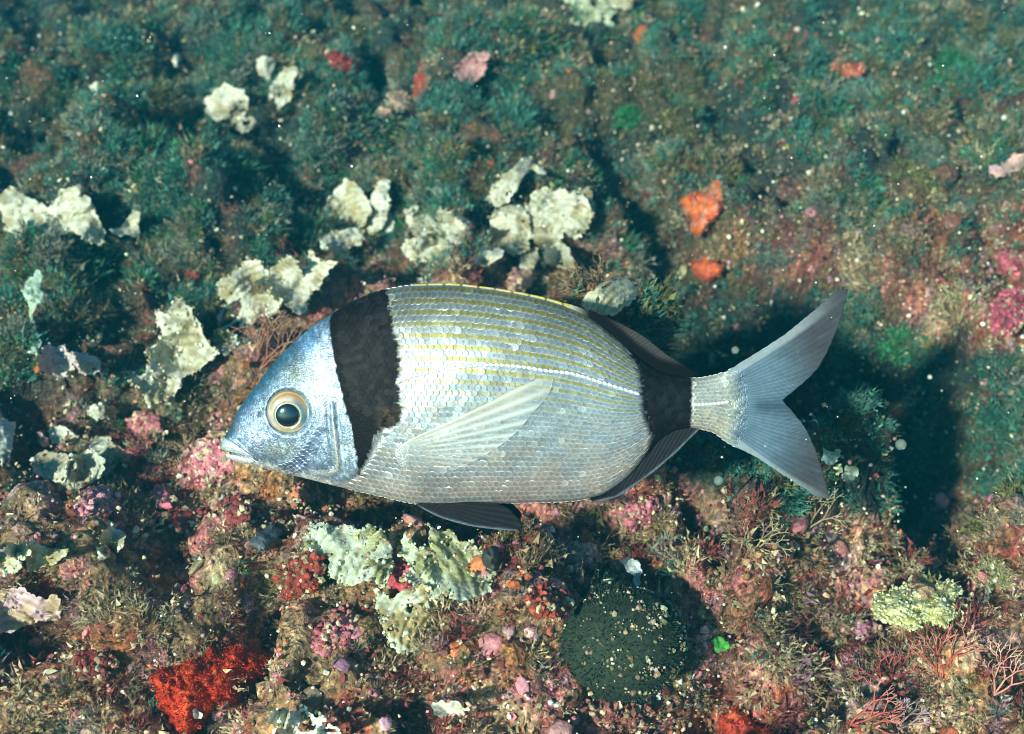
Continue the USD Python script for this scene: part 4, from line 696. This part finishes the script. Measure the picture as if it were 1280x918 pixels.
hv, hf = np.array([(-.5, -.3, 0), (.5, -.3, 0), (0, .6, 0), (0, 0, 1.)]), np.array([(0, 1, 3), (1, 2, 3), (2, 0, 3)])
v, f, c = scatter([(hv, hf, np.array([.8, .8, .8, 1.4]))], BC + sq(dv * BR * .985), dv + rb.normal(size=(k, 3)) * .2, np.column_stack([np.full(k, .0007), np.full(k, .0007), rb.uniform(.0010, .0022, k)]), vary(np.tile((.016, .027, .018), (k, 1)), .3)); put(ball, 'velvet', v, f, 'ball_look', c, smooth=False, kind='stuff')
w_ = np.array([.75 * R_ + .45 * U_ - .6 * F_]); dv = rb.normal(size=(6500, 3)); dv /= np.linalg.norm(dv, axis=1, keepdims=True); pr = sstep(-.3, 1.0, dv @ w_[0]) * .55 + .05; pr = pr * sstep(.46, .6, nz(dv, 4, 14, 2)) * 1.1; dv = dv[(rb.uniform(size=6500) < pr) & (dv @ F_ < .35)]; k = len(dv)
v, f, c = scatter(lp, BC + sq(dv * BR * 1.02), dv, np.exp(rb.normal(size=k) * .5)[:, None] * np.array([[.00042, .00042, .0004]]), vary(np.array([PAL['tan'], PAL['tan'], PAL['brown'], PAL['olive'], PAL['cream']])[rb.integers(0, 5, k)] * .6, .3)); put(ball, 'grit', v, f, 'crumb_look', c, smooth=False, kind='stuff')
# ------------------------------------------------------------------ branching weeds
def tube(pts, rad, sides=4):
    pts = np.asarray(pts); tng = np.gradient(pts, axis=0); tng /= np.linalg.norm(tng, axis=1, keepdims=True); s = np.cross(tng, F_ + .01); s /= np.linalg.norm(s, axis=1, keepdims=True); u = np.cross(s, tng)
    a = np.linspace(0, 2 * np.pi, sides, endpoint=False); V = (pts[:, None] + (np.cos(a)[None, :, None] * s[:, None] + np.sin(a)[None, :, None] * u[:, None]) * np.asarray(rad)[:, None, None]).reshape(-1, 3)
    i = np.arange(len(pts) * sides).reshape(len(pts), sides); j = np.roll(i, -1, 1); return V, np.vstack([np.stack([i[:-1].ravel(), j[:-1].ravel(), j[1:].ravel()], 1), np.stack([i[:-1].ravel(), j[1:].ravel(), i[1:].ravel()], 1)])
def weed(name, label, cx, cy, size, ang, spread, cols, seed, rad=.0011, depth_=4, stems=3):
    """flat branching weed: size in photo pixels, ang the growing direction (degrees from up, clockwise)"""
    r = np.random.default_rng(seed); d0 = float(depth(cx, cy)); base = P(cx, cy, d0); t_ = thing(name, label, 'branching alga', base); Lm = size * MPP * d0
    for sdx in range(stems):
        ms = []
        def grow(p, a, ln, rd, lev, tw):
            n = 5; pts = [p]; aa = a
            for i in range(n - 1):
                aa += r.normal() * .12; dirv = math.sin(aa) * R_ + math.cos(aa) * U_ - tw * F_; dirv /= np.linalg.norm(dirv); pts.append(pts[-1] + dirv * ln / (n - 1))
            v, f = tube(pts, np.linspace(rd, rd * .75, n)); ms.append((v, f, np.tile(np.array(cols[0]) * r.uniform(.8, 1.25) if lev > 1 else np.array(cols[1]) * r.uniform(.8, 1.2), (len(v), 1))))
            if lev > 0:
                for q in (-1, 1) if r.uniform() < .85 else (-1, 0, 1): grow(pts[-1], aa + q * r.uniform(.25, .6) + r.normal() * .1, ln * r.uniform(.6, .85), rd * .78, lev - 1, tw + r.normal() * .25)
        a0 = math.radians(ang + spread * ((sdx + .5) / stems - .5)); grow(base - F_ * .002, a0, Lm * .32, rad * .62, depth_, .35)
        v, f, c = cat_mesh(ms); put(t_, 'branch', v, f, 'weed_look', c)
RED = ((.36, .07, .055), (.46, .16, .12))
weed('red_branching_alga', 'coral red branching weed, tallest of those at the lower right', 1172, 862, 96, 5, 70, RED, 1)
weed('red_branching_alga', 'crimson fuzzy branching weed left of the tallest red weed', 1112, 862, 70, -5, 90, ((.36, .05, .06), (.42, .10, .10)), 2, .0008)
weed('red_branching_alga', 'pinkish branching weed at the right edge near the bottom', 1240, 868, 80, 20, 80, ((.52, .20, .16), (.56, .30, .24)), 3, .0009)
weed('red_branching_alga', 'red branching weed lying along the bottom edge right of the orange sponge', 1060, 905, 80, 60, 60, RED, 4, .001)
weed('red_branching_alga', 'pale lilac branching weed at the bottom edge, low among the red ones', 1120, 912, 52, 30, 80, ((.30, .19, .20), (.36, .25, .26)), 5, .0009)
weed('red_branching_alga', 'red branching weed in the shadow of the gully mouth', 1010, 862, 60, -10, 80, ((.42, .06, .05), (.4, .1, .08)), 6, .0008)
weed('brown_branching_alga', 'rusty brown branching weed beside the forehead', 318, 470, 92, 35, 60, ((.30, .12, .07), (.34, .17, .11)), 7, .0009)
weed('brown_branching_alga', 'bushy dusky brown weed between forehead and horned frond', 350, 446, 62, 20, 110, ((.24, .11, .09), (.30, .17, .13)), 8, .0008, 5, 4)
weed('grey_branching_alga', 'greyish twiggy weed left of the large orange sponge', 800, 306, 66, 65, 50, ((.30, .27, .28), (.36, .33, .33)), 9, .0008)
weed('grey_branching_alga', 'pale twiggy tangle left of the large jagged clump', 618, 300, 60, -60, 80, ((.36, .38, .30), (.46, .46, .36)), 10, .0007)
weed('grey_branching_alga', 'pale thready wisp above the rounded cream clump', 548, 266, 40, 10, 90, ((.42, .44, .34), (.5, .5, .4)), 11, .0004, 3, 3)
weed('tan_branching_alga', 'tan antler-like weed on the ridge below the tail stalk', 940, 690, 60, 0, 120, ((.22, .17, .10), (.32, .26, .15)), 12, .0009, 4, 4)
weed('tan_branching_alga', 'straw coloured weed on the right below the lower tail lobe', 1010, 660, 62, 10, 110, ((.24, .19, .11), (.33, .28, .17)), 13, .0009, 4, 4)
weed('tan_branching_alga', 'yellowish weed fan on the right rock, right of upper tail lobe', 1200, 400, 56, -20, 110, ((.26, .24, .11), (.34, .32, .17)), 14, .0009, 4, 4)
# ------------------------------------------------------------------ single bushy tufts one can tell apart
def tuft(label, cx, cy, w, colour, seed, name='bushy_alga', n=22, hgt=.36):
    r = np.random.default_rng(seed); d0 = float(depth(cx, cy)); base = P(cx, cy, d0); t_ = thing(name, label, 'bushy alga', base); W = w * MPP * d0
    a, rad = r.uniform(0, 6.283, n), np.sqrt(r.uniform(size=n)) * W * .38; sx, ux = np.cos(a) * rad, np.sin(a) * rad * .7
    px_, py_, _ = project(base + sx[:, None] * R_ + ux[:, None] * U_); pos = P(px_, py_, depth(px_, py_)); nn = NW + .3 * U_ + sx[:, None] / W * 1.6 * R_ + ux[:, None] / W * 1.0 * U_ + r.normal(size=(n, 3)) * .15; nn /= np.linalg.norm(nn, axis=1, keepdims=True)
    pro = [tuft_proto(np.random.default_rng(seed * 10 + i), 32, 1., 1.0, .010, 3, 4, .4) for i in range(3)]
    v, f, c = scatter(pro, pos, nn, r.uniform(.75, 1.1, n) * W * hgt, np.tile(colour, (n, 1)) * np.exp(r.normal(size=(n, 1)) * .2)); put(t_, 'foliage', v, f, 'turf_look', c, smooth=False)
TEAL, OLV, GRN, BRN, GRY = (.06, .15, .115), (.17, .17, .055), (.04, .19, .075), (.13, .10, .065), (.16, .19, .15)
for i, (lab, cx, cy, w, c_) in enumerate([
    ('olive yellow bushy weed just right of the top centre', 840, 165, 60, OLV), ('bright green bushy weed beside the olive yellow one', 790, 152, 44, GRN), ('soft teal weed left of the forehead fronds', 240, 380, 60, TEAL),
    ('olive weed clump on the hump in the upper left', 308, 222, 60, OLV), ('grey-brown feathery weed right of the olive hump', 392, 196, 74, GRY), ('teal weed hanging over the dark gap in the upper middle', 560, 130, 66, TEAL),
    ('green weed at the upper left corner region', 120, 60, 80, TEAL), ('grey-green weed fluff in the top left middle', 250, 40, 60, GRY), ('pale teal weed on the far right hump', 1080, 120, 64, GRY),
    ('bright green weed near the top right corner', 1190, 90, 60, GRN), ('olive green weed on the right rock above the tail', 1130, 230, 60, OLV), ('pale sage weed right of the olive weed above the tail', 1150, 200, 56, GRY),
    ('sage green weed ball left of the upper tail tip', 970, 330, 52, GRY), ('grey-green weed cluster at the upper tail tip', 1080, 320, 58, GRY), ('dark teal weed deep in the shadow right of the tail', 1130, 440, 70, GRN), ('emerald weed lower in the shadow, nearest the tail fork', 1060, 500, 60, TEAL),
    ('brown feathery weed at the left below the turf', 110, 390, 60, BRN), ('olive grey weed left of the rounded cream clump', 500, 230, 50, OLV), ('grey green weed between pink patch and flat frond', 152, 474, 50, TEAL), ('brown weed tuft at bottom edge beside red sponge', 272, 902, 44, (.22, .15, .11)),
    ('brown bushy weed at the bottom right of the green ball', 868, 872, 56, (.20, .16, .09)), ('brownish pink weed tuft right of the pink and white crust', 916, 820, 46, (.24, .15, .11)), ('olive weed spike over the rear back of the bream', 820, 228, 50, OLV), ('teal weed fringe above the barrel-shaped shell', 760, 330, 36, TEAL),
    ('small green weed tuft left of the jagged cream clump', 600, 262, 40, GRN), ('teal weed tuft by the upper left white chip', 180, 120, 60, TEAL), ('teal weed tuft under the wide knobbly frond', 110, 320, 60, TEAL), ('tan weed tuft on the lower right ridge, right of the yellow sponge', 1240, 720, 54, (.34, .30, .16)), ('straw weed tuft above the yellow sponge near the right border', 1250, 640, 54, (.36, .32, .18)),
]): tuft(lab, cx, cy, w, c_, 300 + i)
# ------------------------------------------------------------------ drifting specks in the water
rs = np.random.default_rng(21); k = 330; px_, py_ = rs.uniform(0, 1280, k), rs.uniform(0, 918, k); d_ = rs.uniform(.35, .62, k); fx = (px_ > 265) & (px_ < 1065) & (py_ > 340) & (py_ < 670) & ~((px_ > 890) & (py_ > 470) & (py_ < 520)); d_ = np.where(fx & (px_ < 900), .62, d_)
ok = (d_ < depth(px_, py_) - .02) & ~(fx & (px_ < 900)); px_, py_, d_ = px_[ok], py_[ok], d_[ok]; k = len(px_); nn = rs.normal(size=(k, 3)); nn /= np.linalg.norm(nn, axis=1, keepdims=True)
v, f, c = scatter(lp, P(px_, py_, d_), nn, np.clip(np.exp(rs.normal(size=k) * .5) * .00020, .00009, .0006), np.full((k, 3), .7)); put('/World', 'drifting_specks', v, f, 'speck_look', smooth=False, label='tiny white specks drifting in the water', cat='specks', kind='stuff')
for lab, x, y, d, r_px in (('faint round floating grain above the tail stalk', 919, 438, .58, 5), ('whitish floating grain right of the lower tail lobe', 1126, 556, .6, 7), ('faint floating grain left of the lower tail tip', 898, 601, .58, 6)):
    c_ = P(x, y, d); t_ = thing('floating_grain', lab, 'grain', c_); m = trimesh.creation.icosphere(subdivisions=3); put(t_, 'grain', c_ + m.vertices * (1 + .15 * (nz(m.vertices, 2, 5, 2)[:, None] - .5)) * r_px * MPP * d, m.faces, 'bubble_look')
# ------------------------------------------------------------------ the water itself
HZ = usdkit.material(stage, '/World/Looks/water_body', {'v': ('principled_volume', {'color': (.008, .15, .20), 'density': .30, 'absorption_color': (0.10, .80, .86), 'anisotropy': .2})}, [], volume='v.volume')
lo_, hi_ = W_.reshape(-1, 3).min(0), W_.reshape(-1, 3).max(0); b0 = np.array([lo_[0] - .1, -.35, lo_[2] - 1.]); b1 = np.array([hi_[0] + .1, hi_[1] + .1, max(hi_[2], .62) + .06]); b0[1] = min(b0[1], lo_[1] - .1)
hb = trimesh.creation.box(bounds=[b0, b1]); MAT['water_body'] = HZ; put('/World', 'haze', hb.vertices, hb.faces, 'water_body', smooth=False, label='blue-green sea water filling the whole scene', cat='water', kind='stuff')
